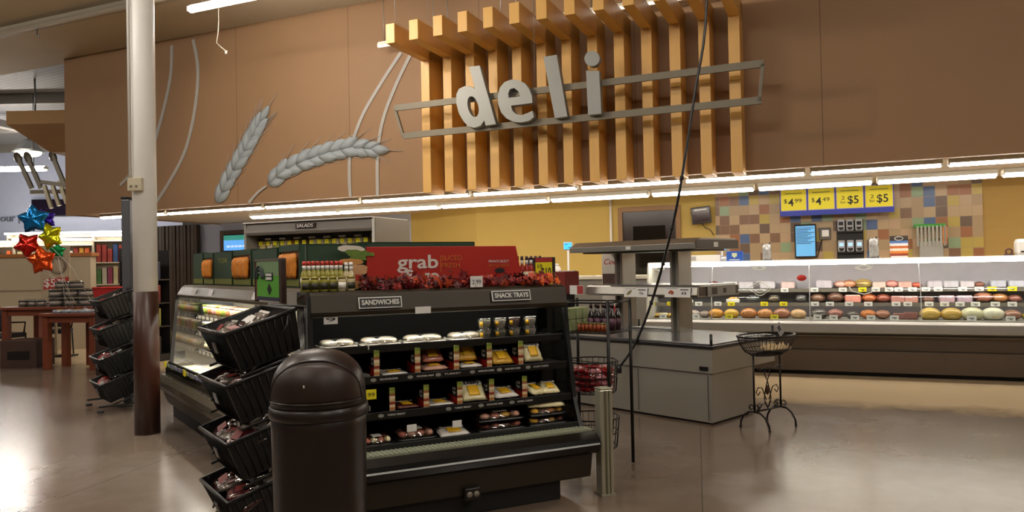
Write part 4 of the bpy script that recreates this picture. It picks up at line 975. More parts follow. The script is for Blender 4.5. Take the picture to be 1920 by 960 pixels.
# near rack, in front of the side case's near end
names = ['topmost basket of the near rack', 'second basket down of the near rack', 'third basket down of the near rack', 'lowest basket of the near rack']
zs = [.97, .70, .405, .11]
for k in range(4):
    o = bk0 if k == 0 else dup(bk0, N0, (0, 0, 0), label='black basket in the stack beside the trash can, %s' % ('second from the top', 'third from the top', 'lowest')[k-1])
    if k == 0: o['label'] = 'black basket in the stack beside the trash can, topmost'
    m4 = place_basket(o, L, (4.27, -.42, zs[k]), 0, 17)
    fill(m4, .56, .38, .22, 8 if k else 6, names[k], 11+k, None if k else [SN[2], SN[0], SN[2]])
rk = T('basket_rack', 'black wire rack holding the stack of baskets beside the trash can', 'rack', L, (4.27, -.2, 0))
for sx in (-.31, .31):
    MB().tube([(sx, .13, 0.02), (sx, .13, 1.3)], .012, 8).build('upright', WIRE, rk); MB().tube([(sx, .13, .03), (sx, -.2, .03), (sx, -.24, .05)], .011, 8).build('foot', WIRE, rk)
    for z in zs: MB().tube([(sx, .13, z+.1), (sx, -.22, z-.01)], .008, 6).build('arm', WIRE, rk)
MB().tube([(-.31, .13, 1.3), (.31, .13, 1.3)], .01, 8).build('crossbar', WIRE, rk)
# black basket standing on its own behind the near rack, above the case corner
# far rack, left of the column
fr_ = Fr(-4.47, 8.25, -50)
for k, z in enumerate((1.0, .69, .37, .1)):
    o = dup(bk0, N0, (0, 0, 0), label='black basket in the far stack left of the white column, %s' % ('topmost', 'second from the top', 'third from the top', 'lowest')[k])
    m4 = place_basket(o, fr_, (0, -.1, z), 0, 20)
    fill(m4, .56, .38, .22, 6, '%s basket of the far rack' % ('topmost', 'second', 'third', 'lowest')[k], 31+k, [mat('snack_red', '#a3201c', .25, var=.4, vs=10, coat=.8), SN[0], mat('snack_silver', '#8a8480', .25, var=.5, vs=20, coat=.8)])
rk = T('basket_rack', 'black wheeled rack holding the basket stack left of the white column', 'rack', fr_, (0, .1, 0))
for sx in (-.3, .3):
    MB().tube([(sx, .16, .08), (sx, .16, 1.35)], .012, 8).build('upright', WIRE, rk); MB().tube([(sx, .16, .09), (sx, -.3, .09)], .011, 8).build('foot', WIRE, rk)
    for y in (.14, -.28): MB().lathe([(0, -.012), (.035, -.012), (.035, .012), (0, .012)], 14, (sx, y, .036), R=None).build('caster', MATTE, rk)
    for z in (1.0, .69, .37, .1): MB().tube([(sx, .16, z+.1), (sx, -.16, z+.0)], .008, 6).build('arm', WIRE, rk)

# ================================================================ WIRE RACK right of the sandwich case
wr = Fr(.68, 5.33, -35)
wk = T('wire_merchandiser', 'black wire rack of jars and red candy behind the short aluminium post', 'rack', wr, (0, 0, 0))
RW, RD = .46, .36
for x, y in ((0, 0), (-RW, 0), (0, RD), (-RW, RD)): MB().tube([(x, y, 0), (x, y, 1.24)], .013, 8).build('post', WIRE, wk)
for z in (1.0, 1.22):
    b = MB().tube([(0, 0, z), (-RW, 0, z), (-RW, RD, z), (0, RD, z)], .007, 6, closed=True)
    if z == 1.0:
        for k in range(1, 12): b.tube([(-RW*k/12, 0, z), (-RW*k/12, RD, z)], .003, 4)
    b.build('shelf_frame' if z == 1.0 else 'top_rail', WIRE, wk)
for (z0, z1, nm) in ((.55, .78, 'wire_basket'), (.14, .36, 'wire_basket')):
    b = MB(); cx, cy = -RW/2, RD/2-.02
    for z, q in ((z1, 1), ((z0+z1)/2, .96), (z0, .9)): b.tube([(cx+math.cos(a)*.2*q, cy+math.sin(a)*.2*q, z) for a in [i*PI/14 for i in range(28)]], .006 if z == z1 else .004, 5, closed=True)
    for i in range(28): a = i*PI/14; b.tube([(cx+math.cos(a)*.2, cy+math.sin(a)*.2, z1), (cx+math.cos(a)*.18, cy+math.sin(a)*.18, z0)], .0028, 4)
    for i in range(-6, 7): w_ = math.sqrt(max(0, .18**2-(i*.027)**2)); b.tube([(cx+i*.027, cy-w_, z0), (cx+i*.027, cy+w_, z0)], .0028, 4)
    b.build(nm, WIRE, wk)
CANDY = [mat('candy_red', '#8f1018', .25, var=.4, vs=30, coat=.8), mat('candy_pink', '#c9808a', .3, var=.5, vs=40, coat=.8)]
for lay in range(4):
    for j in range(9):
        a = j*2*PI/9+lay*.4; r_ = .115 if j % 2 else .13
        c = T('candy_bag', 'small red candy bag in the wire basket, %s layer up, %s round from the post' % (ORD[lay], ORD[j]), 'candy', wr, (-RW/2+math.cos(a)*r_, RD/2-.02+math.sin(a)*r_, .556+lay*.045), math.degrees(a), group='red candy bags in the wire rack basket')
        pillow(.075, .1, .042, j+lay, 6, .3).build('bag', CANDY[(j+lay) % 3 == 0], c)
DK = mat('dark_bottle', '#180c10', .12, var=.2, coat=.6)
for j in range(8):
    bottle('dark wine-coloured bottle on the wire rack shelf, %s along, %s row' % (ORD[j % 4], ('front', 'back')[j//4]), -.05-(j % 4)*.06, .17+(j//4)*.08, DKC, DK, .2, .026, fr=wr, z=1.006, group='dark bottles on the wire rack shelf')
for j in range(8):
    r = T('spice_jar', 'small orange jar at the front of the wire rack shelf, %s from the bare post' % ORD[j], 'jar', wr, (-.035-j*.033, .05, 1.006), group='small jars on the wire rack shelf')
    MB().cyl((0, 0, 0), .0145, .055, 12).build('jar_body', mat('spice_orange', '#9c4a24', .4, var=.4, vs=40), r); MB().cyl((0, 0, .055), .0145, .012, 12).build('lid', mat('olive_lid', '#7a7a3a', .4), r)
for j in range(6):
    r = T('tea_box', 'pale green box on the left of the wire rack shelf, %s stack, %s' % (('front', 'middle', 'rear')[j // 2], ('lower', 'upper')[j % 2]), 'box', wr, (-.38, .07+(j//2)*.1, 1.006+(j % 2)*.085), group='pale green boxes on the wire rack shelf')
    MB().rbox(-.05, .05, -.04, .04, 0, .082, .004).build('carton', mat('tea_green', '#8f9c6c', .5, var=.2), r); MB().box(-.035, .035, -.043, -.04, .02, .06).build('label', mat('tea_label', '#cfd0b8', .5, var=.3, vs=40), r)
# red cabinet panel and two-tone card behind
rb = T('red_display_box', 'plain dark red display box behind the wire rack', 'display box', I, (.1, .3, .75))
MB().rbox(-.32, .22, -.1, .15, .42, .68, .01).build('box', mat('brick_red', '#7a231c', .5, var=.08), rb); [MB().box(x_, x_+.03, -.05, .1, 0, .42).build('leg', MATTE, rb) for x_ in (-.29, .16)]
s, z = I.aty(1080, 552, .2); 
pcard(I, (s, .21, z-.0), .2, .1, 'red and white card on the rail left of the island shelf', group='cards on the island shelf', cat='price card')
MB().box(.01, .098, -.003, -.001, .005, .095).build('red_half', mat('card_red_half', '#a8383a', .5), bpy.data.objects['price_card.%03d' % max([int(q.name[-3:]) for q in bpy.data.objects if q.name.startswith('price_card.')])])

# ================================================================ PREPARATION ISLAND (frame I)
IG = mat('island_grey', '#98958d', .42, metal=.45, var=.06, vs=2); ID = mat('island_side', '#7f7a70', .45, metal=.4, var=.06)
IL = mat('stainless_light', '#a5a29a', .3, metal=.75, var=.08, vs=4, stretch=(1, 12, 1)); ITOP = mat('island_top', '#77787a', .22, metal=.6, var=.06)
isl = T('preparation_island', 'grey steel preparation island with heated shelves in front of the deli counter', 'island', I, (0, 0, 0))
MB().box(0.02, 2.28, .02, .8, .02, .47).build('lower_cabinet', IG, isl, bevel=.004)
MB().box(0, 2.3, 0, 1.2, .475, .7).build('upper_cabinet', IG, isl, bevel=.004)
MB().box(.05, 2.24, .05, .76, 0, .02).build('toe_kick', MATTE, isl)
MB().box(-.015, 2.315, -.015, 1.215, .7, .735).build('edge_band', mat('edge_black', '#17181b', .35), isl, bevel=.008)
MB().box(0, 2.3, 0, 1.2, .735, .75).build('worktop', ITOP, isl, bevel=.003)
MB().box(1.45, 1.453, .012, .02, .04, .45).box(2.24, 2.245, .012, .02, .04, .45).build('panel_joint', mat('joint', '#4b4a47', .5), isl)
MB().rbox(2.17, 2.26, -.012, .0, .5, .54, .004).build('latch', BLACK, isl, bevel=.002)
for x, y in ((2.29, .01), (2.29, 1.19), (.6, 1.19)): MB().cyl((x, y, .7), .014, .14, 10).build('bump_post', BLACK, isl)
for x in (.6, 1.36):
    MB().rbox(x-.055, x+.055, .82, 1.08, .75, 1.64, .006).build('canopy_post', IL, isl)
    MB().box(x-.02, x+.02, .816, .82, .76, 1.62).build('post_groove', mat('groove_grey', '#5f5d58', .4, metal=.5), isl)
# canopy with bevelled edge and lamps
cnp = MB().prism([(.45, 1.64), (.45, 1.70), (.56, 1.755), (1.24, 1.755), (1.32, 1.70), (1.32, 1.64)], .18, 1.86, 'x').build('canopy', IL, isl, bevel=.004)
MB().box(1.86, 1.865, .47, 1.3, 1.645, 1.735).build('canopy_end', mat('canopy_end_brown', '#4f4842', .4, metal=.4), isl)
MB().box(.3, 1.75, .55, 1.2, 1.625, 1.64).build('heater_plate', mat('heater_dark', '#4a4844', .4, metal=.5), isl)
msh = MB().prism([(.5, 1.15), (.47, 1.17), (.49, 1.25), (.53, 1.262), (1.3, 1.262), (1.3, 1.15)], .39, 1.86, 'x').build('middle_shelf', IL, isl, bevel=.004)
MB().prism([(.56, 1.262), (.56, 1.27), (1.28, 1.27), (1.28, 1.262)], .42, 1.83, 'x').build('shelf_liner', ITOP, isl)
MB().box(1.86, 1.865, .52, 1.28, 1.16, 1.25).build('shelf_end', mat('canopy_end_brown', '#4f4842'), isl)
for px in (1178, ):
    s, z = I.aty(px, 463, .45); MB().box(s-.03, s+.03, .444, .45, 1.655, 1.69).build('caution_label', WHITE, isl)
s = 1.868; MB().box(1.865, s, .8, .88, 1.66, 1.71).build('caution_label', WHITE, isl)
# wire pan rack
b = MB()
for k in range(18): b.tube([(.72+k*.032, .85, .765), (.72+k*.032, 1.15, .765)], .003, 4)
b.tube([(.7, .85, .765), (1.28, .85, .765), (1.28, 1.15, .765), (.7, 1.15, .765)], .006, 5, closed=True)
for x, y in ((.7, .85), (1.28, .85), (.7, 1.15), (1.28, 1.15)): b.tube([(x, y, .75), (x, y, .77)], .006, 5)
solo(b, 'wire_cooling_rack', STEEL, 'flat wire rack lying on the island top between the two posts', 'rack', I, (0, 0, 0))
def food_card(x0p, x1p, yp, y, label, pic, txt, h=.1, grey=False):
    xa, z = I.aty(x0p, yp, y); xb, _ = I.aty(x1p, yp, y); w = xb-xa
    r = T('shelf_sign', label, 'price card', I, ((xa+xb)/2, y, z-h/2), group='cards on the island shelf', rx=-8)
    MB().box(-w/2, w/2, -.002, .002, 0, h).build('card', PRICE_W if not grey else mat('grey_card', '#b0ada6', .5), r)
    rd = random.Random(int(x0p)); b = MB()
    for k in range(7): b.ball((-w*.25+rd.uniform(-.03, .03), -.003, h*.45+rd.uniform(-.02, .02)), (.015, .003, .012), 8, 5)
    b.build('food_picture', pic, r); text(r, txt, w*.2, h*.28, INK, (w*.25, -.003, h*.4), ext=.0003); MB().box(w*.1, w*.42, -.003, -.002, h*.72, h*.82).box(-w*.45, w*.0, -.003, -.002, h*.88, h*.92).build('text_line', INK, r)
    return r
food_card(1170, 1213, 548, .46, 'white card with a salad picture on the shelf by the left island post', mat('pic_salad', '#7d7448', .5, var=.6, vs=60), '5')
food_card(1246, 1294, 548, .46, 'white card with a red food picture on the shelf by the right island post', mat('pic_red', '#a34a30', .5, var=.5, vs=60), '8')
r = T('shelf_sign', 'dim grey card with food pictures on the right end of the island shelf', 'price card', I, (1.872, .95, 1.15), 90, group='cards on the island shelf')
MB().box(-.3, .25, -.003, 0, 0, .11).build('card', mat('grey_card', '#8a8780'), r); MB().box(-.22, -.12, -.005, -.003, .02, .09).box(.0, .06, -.005, -.003, .03, .08).build('food_picture', mat('pic_dim', '#3a2f28', .5), r)

# ================================================================ SCROLL-WORK BASKET STAND with garlic
bs = Fr(2.29, 6.72, 36.6)
st = T('basket_stand', 'black wrought iron stand with an oval wire basket at the island corner', 'basket stand', bs, (0, 0, 0))
IR = mat('wrought_iron', '#191210', .45, metal=.5, var=.2)
BW, BD, BZ = .33, .2, .83
b = MB()
def ovl(q, z): return [(math.cos(i*2*PI/32)*BW*q, math.sin(i*2*PI/32)*BD*q, z) for i in range(32)]
b.tube(ovl(1, BZ), .009, 6, closed=True); b.tube(ovl(.97, BZ-.025), .004, 4, closed=True); b.tube(ovl(.82, BZ-.12), .004, 4, closed=True); b.tube(ovl(.55, BZ-.17), .006, 5, closed=True)
for i in range(44):
    a = i*2*PI/44; c_, s_ = math.cos(a), math.sin(a); b.tube([(c_*BW, s_*BD, BZ), (c_*BW*.93, s_*BD*.93, BZ-.07), (c_*BW*.75, s_*BD*.75, BZ-.14), (c_*BW*.55, s_*BD*.55, BZ-.17)], .0025, 4)
for i in range(-5, 6): w_ = math.sqrt(max(0, 1-(i/6)**2)); b.tube([(i*BW*.55/6, -BD*.55*w_, BZ-.17), (i*BW*.55/6, BD*.55*w_, BZ-.17)], .0025, 4)
b.build('wire_basket', IR, st)
def spiral(c, r0, turns, a0, dirn, plane='xz', n=20):
    out = []
    for k in range(n+1):
        t = k/n; a = a0+dirn*t*turns*2*PI; r = r0*(1-t*.8); out.append((c[0]+math.cos(a)*r, 0 if plane == 'xz' else c[1]+math.cos(a)*r*0, c[2]+math.sin(a)*r))
    return out
for sx in (-.2, .2):
    MB().tube([(sx, 0, .16), (sx, 0, BZ-.17)], .009, 8).build('upright', IR, st)
    for sy in (-1, 1):
        MB().tube([(sx, 0, .16), (sx, sy*.06, .155), (sx, sy*.11, .12), (sx, sy*.145, .06), (sx, sy*.15, .012)], .009, 7).build('leg', IR, st)
        MB().ball((sx, sy*.15, .012), (.014, .014, .012), 8, 6).build('foot', IR, st)
        q = [(sx, sy*(.03+.03*math.cos(a)*(1-t*.6)), .2+.03*math.sin(a)*(1-t*.6)) for t, a in [(k/14, -PI/2+k/14*3.2*PI) for k in range(15)]]; MB().tube(q, .004, 5).build('scroll', IR, st)
MB().tube([(-.2, 0, .16), (.2, 0, .16)], .008, 7).build('stretcher', IR, st)
MB().tube([(-.2, 0, .55), (-.1, 0, .52), (0, 0, .545), (.1, 0, .52), (.2, 0, .55)], .005, 6).build('upper_scroll', IR, st)
for sx in (-1, 1):
    MB().tube([(0, 0, .17), (sx*.05, 0, .26), (sx*.035, 0, .33), (0, 0, .42), (sx*.04, 0, .48), (sx*.03, 0, .53)], .005, 6).build('diamond_scroll', IR, st)
    MB().tube([(sx*.0+p[0]*sx, 0, p[2]) for p in [(.02, 0, .25), (.08, 0, .36), (.14, 0, .37), (.17, 0, .33), (.14, 0, .3), (.11, 0, .33)]], .005, 6).build('side_scroll', IR, st)
    MB().tube(spiral((sx*.12, 0, .2), .04, 1.3, -PI/2, sx), .004, 5).build('scroll', IR, st)
    MB().tube([(sx*.0, 0, .17), (sx*.05, 0, .23), (sx*.1, 0, .2), (sx*.13, 0, .17)], .004, 5).build('scroll', IR, st)
MB().ball((0, 0, .335), (.028, .014, .045), 10, 8).build('medallion', mat('bronze', '#4a3022', .4, metal=.6, bump=.8, bs=90), st)
rd = random.Random(5); GARL = mat('garlic', '#cbb488', .5, var=.25, vs=30)
for k in range(16):
    x = .02+(k % 6)*.045+rd.uniform(-.01, .01); y = -.05+(k // 6)*.055+rd.uniform(-.01, .01); z = BZ-.145+.01*(k // 8)
    r = T('garlic_bulb', 'pale garlic bulb in the oval wire basket, %s row, %s along' % (('front', 'middle', 'back')[k//6], ORD[k % 6]), 'garlic', bs, (x, y, z), k*40, group='garlic bulbs in the wire basket')
    b = MB(); b.lathe([(.006, .0), (.02, .004), (.027, .016), (.02, .03), (.007, .04), (.004, .055), (0, .056)], 10); b.build('bulb', GARL, r)
r = T('basket_card', 'grey barcode card clipped slantwise on the wire basket rim', 'price card', bs, (-.02, -.17, BZ+.03), 0, ry=-35)
MB().box(-.035, .035, -.002, .002, -.02, .1).build('card', mat('card_grey', '#a9a9aa', .5), r); MB().box(-.02, -.012, -.004, -.002, .03, .08).box(-.006, .0, -.004, -.002, .03, .08).box(.006, .016, -.004, -.002, .03, .08).build('bars', INK, r)
# ================================================================ DELI COUNTER CASE (frame W)
def wx(px, py, o_): return W.aty(px, py, o_)
S0, S1 = -2.36, 3.3
dc = T('deli_counter', 'long glass-fronted deli counter of meats and cheeses under the bulkhead', 'deli counter', W, (0, 0, 0))
CB = mat('counter_brown', '#4d4136', .45, var=.08, metal=.15); SILL = mat('sill_steel', '#9c9a95', .3, metal=.6, var=.08)
MB().box(S0, S1, 10.55, 11.5, .0, .1).build('toe_kick', MATTE, dc)
MB().box(S0, S1, 10.43, 11.5, .06, .33).build('lower_panel', CB, dc, bevel=.004)
MB().prism([(10.46, .33), (10.42, .52), (11.4, .52), (11.4, .33)], S0, S1, 'x').build('apron', mat('apron_brown', '#3b3027', .45, var=.08), dc)
MB().prism([(10.33, .55), (10.31, .58), (10.32, .68), (10.36, .715), (10.46, .715), (10.46, .52), (10.36, .52)], S0, S1, 'x').build('sill', SILL, dc, bevel=.005)
MB().prism([(10.325, .545), (10.315, .56), (10.35, .565), (10.35, .53)], S0, S1, 'x').build('black_trim', BLACK, dc)
DW = mat('case_interior', '#d9d6ce', .35, var=.04); DG = mat('case_shelf_grey', '#6c675e', .4, var=.1)
MB().box(S0, S1, 10.46, 11.4, .66, .72).build('deck', mat('deck_stone', '#85807a', .5, var=.2, vs=8), dc)
MB().box(S0, S1, 11.36, 11.42, .52, 1.46).build('back_panel', mat('case_back_pale', '#bcb8c4', .4, var=.1), dc)
MB().box(S0, S1, 10.95, 11.36, .895, .91).box(S0, S1, 10.94, 10.955, .87, .92).build('shelf', DG, dc); MB().box(S0, S1, 11.08, 11.36, 1.085, 1.1).box(S0, S1, 11.07, 11.085, 1.06, 1.11).build('shelf', DG, dc)
MB().box(S0-.02, S1, 10.62, 11.42, 1.47, 1.505).build('top_shelf', mat('white_top', '#efece4', .3, var=.02), dc, bevel=.006)
MB().box(S0, S1, 10.60, 10.625, 1.455, 1.51).build('top_rail', mat('lit_rail', '#fffaf0', .4, var=0, emit=1.6, ecol='#fff6e6'), dc)  # no lamp: the lamplight on this white edge is put in as glow
MB().box(S0+.02, S1-.02, 10.66, 10.72, 1.44, 1.468).build('case_lamp', LIT, dc); MB().box(S0+.02, S1-.02, 10.97, 11.0, .875, .893).build('shelf_lamp', mat('lit_shelf_tube', '#fff8ea', .5, var=0, emit=3.5, ecol='#fff6e4'), dc)
for sx in (S0,): MB().prism([(10.46, .72), (10.6, 1.47), (11.36, 1.47), (11.36, .72)], sx-.02, sx, 'x').build('end_panel', mat('end_white', '#cfccc4', .4), dc)
# curved front panes
GP = glass('deli_glass', '#f6fbfb', .035, .015)
jn = [S0, -1.46, -.21, 1.07, 2.3, S1]
def gc_(v): # front glass section: (o, z)
    return (10.40+.2*v**2.2, .715+.74*v)
for k in range(len(jn)-1):
    MB().grid(lambda u, v, a=jn[k]+.006, c=jn[k+1]-.006: (a+(c-a)*u, gc_(v)[0], gc_(v)[1]), 1, 10).build('front_pane', GP, dc)
    if k: MB().tube([(jn[k], gc_(v/8)[0]-.004, gc_(v/8)[1]) for v in range(9)], .006, 5).build('pane_joint', mat('joint_white', '#d5d8da', .2, coat=.5), dc)
# etched emblems on the glass
ET = mat('etched_white', '#dfe2dc', .5, var=.02)
def emb(px, py, w, h, label):
    v_ = (W.aty(px, py, 10.5)[1]-.715)/.74; o_ = gc_(v_)[0]-.006; s, z = W.aty(px, py, o_)
    pts = [(s+math.cos(a)*w*(1+.13*math.cos(4*a)), o_, z+math.sin(a)*h*(1+.13*math.cos(4*a))) for a in [i*PI/16 for i in range(32)]]
    b = MB().tube(pts, .006, 5, closed=True); pts2 = [(s+(p[0]-s)*.7, o_, z+(p[2]-z)*.65) for p in pts]; b.tube(pts2, .003, 4, closed=True)
    b.build('glass_emblem', ET, dc)
emb(1424, 503, .075, .028, ''); emb(1619, 502, .085, .03, ''); emb(1237, 505, .06, .024, '')
o_ = gc_(.5)[0]-.006
for px, py, w, h in ((1425, 541, .12, .085),): emb(px, py, w, h, '')
MB().tube([(W.aty(x, y, 10.44)[0], 10.44, W.aty(x, y, 10.44)[1]) for x, y in ((1592, 537), (1597, 546), (1610, 549), (1620, 552), (1634, 548), (1637, 540))], .008, 5).build('glass_emblem', ET, dc)
s, z = W.aty(1503, 521, 10.45); b = MB().lathe([(0, 0), (.05, 0), (.05, .004), (0, .004)], 20, sc=(1.2, .8)); o = b.build('round_sticker', mat('sticker_red', '#c8322c', .4), dc, label='red oval sticker'); o.matrix_local = Matrix.Translation((s, 10.445, z)) @ Matrix.Rotation(PI/2, 4, 'X')
# foods: (px centre, px width, kind, colour hex, description)
def fmat(h, gl=.7): return mat('food_'+h.strip('#'), h, .35, var=.25, vs=14, coat=gl)
def tint(h):
    c = [min(255, int(int(h[i:i+2], 16)*1.1+12)) for i in (1, 3, 5)]; return '#%02x%02x%02x' % tuple(c)
def loaf(px, wpx, kind, hx, desc, row, idx, grp):
    o_, zb = {0: (10.72, .722), 1: (11.08, .912), 2: (11.2, 1.102)}[row]
    ypx = {0: 595, 1: 566, 2: 538}[row]; s, _ = W.aty(px, ypx, o_); w = wpx/ (FOC/ (W.pt(s, o_).y)) / .98
    r = T({'bread': 'cheese_loaf', 'dome': 'round_cheese', 'ham': 'deli_ham', 'block': 'deli_meat_loaf', 'bowl': 'salad_bowl', 'net': 'netted_meat', 'slice': 'sliced_cheese', 'pack': 'food_pack'}[kind], desc, 'cheese' if kind in ('bread', 'dome', 'slice') else 'deli meat' if kind != 'bowl' else 'bowl', W, (s, o_, zb), group=grp)
    h = w*.62
    m_ = fmat(hx)
    if kind in ('dome', 'bread'):
        b = MB().ball((0, 0, h*.42), (w/2, w*.42, h*.55), 20, 12, zcut=-h*.42)
        b.build('loaf', m_, r)
        if kind == 'bread':
            for k in (-1, 0, 1): MB().tube([(k*w*.22-.02, -w*.36, h*.45), (k*w*.22, -w*.2, h*.83), (k*w*.22+.02, 0, h*.97)], .005, 5).build('score_mark', fmat('#8a5a30'), r)
        else: MB().ball((0, -w*.3, h*.3), (w*.22, w*.12, h*.12), 10, 6).build('cut_face', fmat('#e6cf90'), r)
    elif kind == 'ham':
        MB().ball((0, 0, h*.5), (w/2, w*.5, h*.5), 18, 12, noise=.04).build('ham', m_, r); MB().ball((0, -w*.38, h*.5), (w*.36, w*.14, h*.36), 16, 8).build('cut_face', fmat(tint(hx)), r)
    elif kind == 'net':
        MB().ball((0, 0, h*.45), (w/2, w*.42, h*.5), 14, 9, noise=.16).build('meat', m_, r)
        b = MB()
        for k in range(5): b.tube([(math.cos(a)*w*.5*math.cos((k-2)*.5), math.sin(a)*w*.43*math.cos((k-2)*.5), h*.45+math.sin((k-2)*.5)*h*.52) for a in [i*PI/8 for i in range(16)]], .003, 4, closed=True)
        b.build('net', mat('net_silver', '#a8a8a4', .3, metal=.6), r)
    elif kind == 'block':
        MB().rbox(-w/2, w/2, -w*.4, w*.4, 0, h*.85, w*.14, n=4).build('loaf', m_, r); MB().rbox(-w*.42, w*.42, -w*.41, -w*.39, h*.1, h*.75, .001).build('cut_face', fmat(tint(hx)), r)
    elif kind == 'bowl':
        MB().lathe([(w*.25, 0), (w*.45, h*.35), (w*.5, h*.7), (w*.48, h*.7), (w*.4, h*.35), (0, h*.1)], 20).build('bowl', FILM, r); MB().ball((0, 0, h*.45), (w*.42, w*.42, h*.35), 14, 8, noise=.15).build('food', m_, r)
        MB().lathe([(w*.5, h*.7), (w*.4, h*.95), (0, h*1.05)], 20).build('lid', FILM, r)
    elif kind == 'slice':
        for k in range(4): MB().cbox((-.0+k*.006, -.02*k, .008+k*.012), (w*.9, w*.7, .012), (8, 0, k*9-10)).build('slice', m_, r, bevel=.003)
    elif kind == 'pack':
        MB().rbox(-w/2, w/2, -w*.3, w*.3, 0, h*.45, .01).build('tray_base', CLEARW, r); MB().ball((0, 0, h*.45), (w*.42, w*.25, h*.25), 12, 6, noise=.2).build('food', m_, r)
    return r
gB = 'cheeses and meats in the bottom row of the deli counter'
bot = [(1240, 26, 'slice', '#d8b04a', 'fan of yellow cheese slices between the island posts, left'), (1266, 26, 'slice', '#dcb44a', 'fan of yellow cheese slices between the island posts, right'),
 (1301, 22, 'ham', '#a89a94', 'pale cut ham just right of the right island post'), (1322, 20, 'ham', '#8f8078', 'grey sliced ham left of the orange cheese'),
 (1343, 27, 'dome', '#d8962c', 'bright orange domed cheese in the bottom row'), (1372, 27, 'dome', '#dcb03c', 'bright yellow domed cheese right of the orange one'), (1404, 30, 'bread', '#c07c40', 'flat golden brown scored loaf right of the yellow cheese'),
 (1435, 28, 'bread', '#c98a4c', 'lighter golden scored loaf, second of the three brown loaves'), (1466, 30, 'bread', '#a56a4c', 'reddish brown scored loaf, third of the three brown loaves'), (1497, 28, 'dome', '#cfa878', 'smooth beige dome just left of the middle glass joint'),
 (1536, 28, 'net', '#4a423c', 'dark netted meat just right of the middle glass joint'), (1567, 28, 'ham', '#8a564e', 'pink-brown ham right of the dark netted meat, bottom row'), (1599, 22, 'net', '#3a302c', 'small dark wrapped meat in the bottom row'),
 (1628, 27, 'ham', '#b5682e', 'orange-glazed ham in the bottom row'), (1655, 26, 'ham', '#96664e', 'tan-brown ham right of the orange-glazed one'), (1686, 20, 'block', '#8f625c', 'small dull pink meat block left of the right glass joint'), (1707, 24, 'block', '#8c5c56', 'dull pink round-cornered meat block touching the right glass joint'),
 (1744, 36, 'dome', '#cfae52', 'wide yellow oval cheese right of the right glass joint'), (1784, 36, 'dome', '#c9a64c', 'wide yellow oval cheese, second right of the joint'), (1823, 38, 'dome', '#d8d6b0', 'wide cream-white oval cheese'), (1862, 38, 'dome', '#e2e2c8', 'widest, whitest oval cheese in the bottom row'), (1898, 30, 'ham', '#8c6250', 'brown round ham right of the white cheeses'), (1932, 26, 'dome', '#c9b040', 'yellow cheese at the right edge of the photo')]
for i, t_ in enumerate(bot): loaf(*t_, 0, i, gB)
gM = 'meats on the middle shelf of the deli counter'
mid = [(1375, 24, 'pack', '#d8a860', 'tan packet on the middle shelf above the yellow cheese'), (1452, 24, 'bowl', '#a8925e', 'lidded bowl of tan salad on the middle shelf'), (1502, 24, 'bowl', '#8a8a90', 'lidded bowl of grey salad by the middle glass joint'),
 (1534, 26, 'ham', '#6b4a3a', 'dark brown ham at the left of the middle shelf'), (1567, 30, 'ham', '#5a3a2c', 'large darkest ham on the middle shelf'), (1599, 28, 'block', '#c98478', 'bright pink meat block on the middle shelf'), (1630, 26, 'ham', '#a0522a', 'shiny orange-brown ham on the middle shelf'), (1656, 26, 'ham', '#7d3a2c', 'dark red-brown ham on the middle shelf'),
 (1683, 24, 'block', '#a8706a', 'dull pink meat block left of the twin on the middle shelf'), (1708, 24, 'block', '#b0786e', 'dull pink meat block by the right glass joint on the middle shelf'), (1741, 20, 'net', '#8a4a38', 'small red netted meat right of the right glass joint'), (1775, 26, 'block', '#a88a94', 'greyish pink block on the middle shelf, right section'), (1808, 26, 'block', '#a08a98', 'mauve block on the middle shelf, right section'),
 (1844, 32, 'ham', '#8a5240', 'large round brown ham on the middle shelf, right section'), (1874, 28, 'ham', '#a0683c', 'orange-brown ham on the middle shelf, right section'), (1902, 24, 'ham', '#7a4840', 'dark ham on the middle shelf near the right edge'), (1290, 20, 'pack', '#d8c088', 'pale packet on the middle shelf behind the right island post'), (1412, 24, 'net', '#2f2c30', 'black wrapped meat on the middle shelf behind the etched glass emblem')]
for i, t_ in enumerate(mid): loaf(*t_, 1, i, gM)
gT = 'meats on the top shelf of the deli counter'
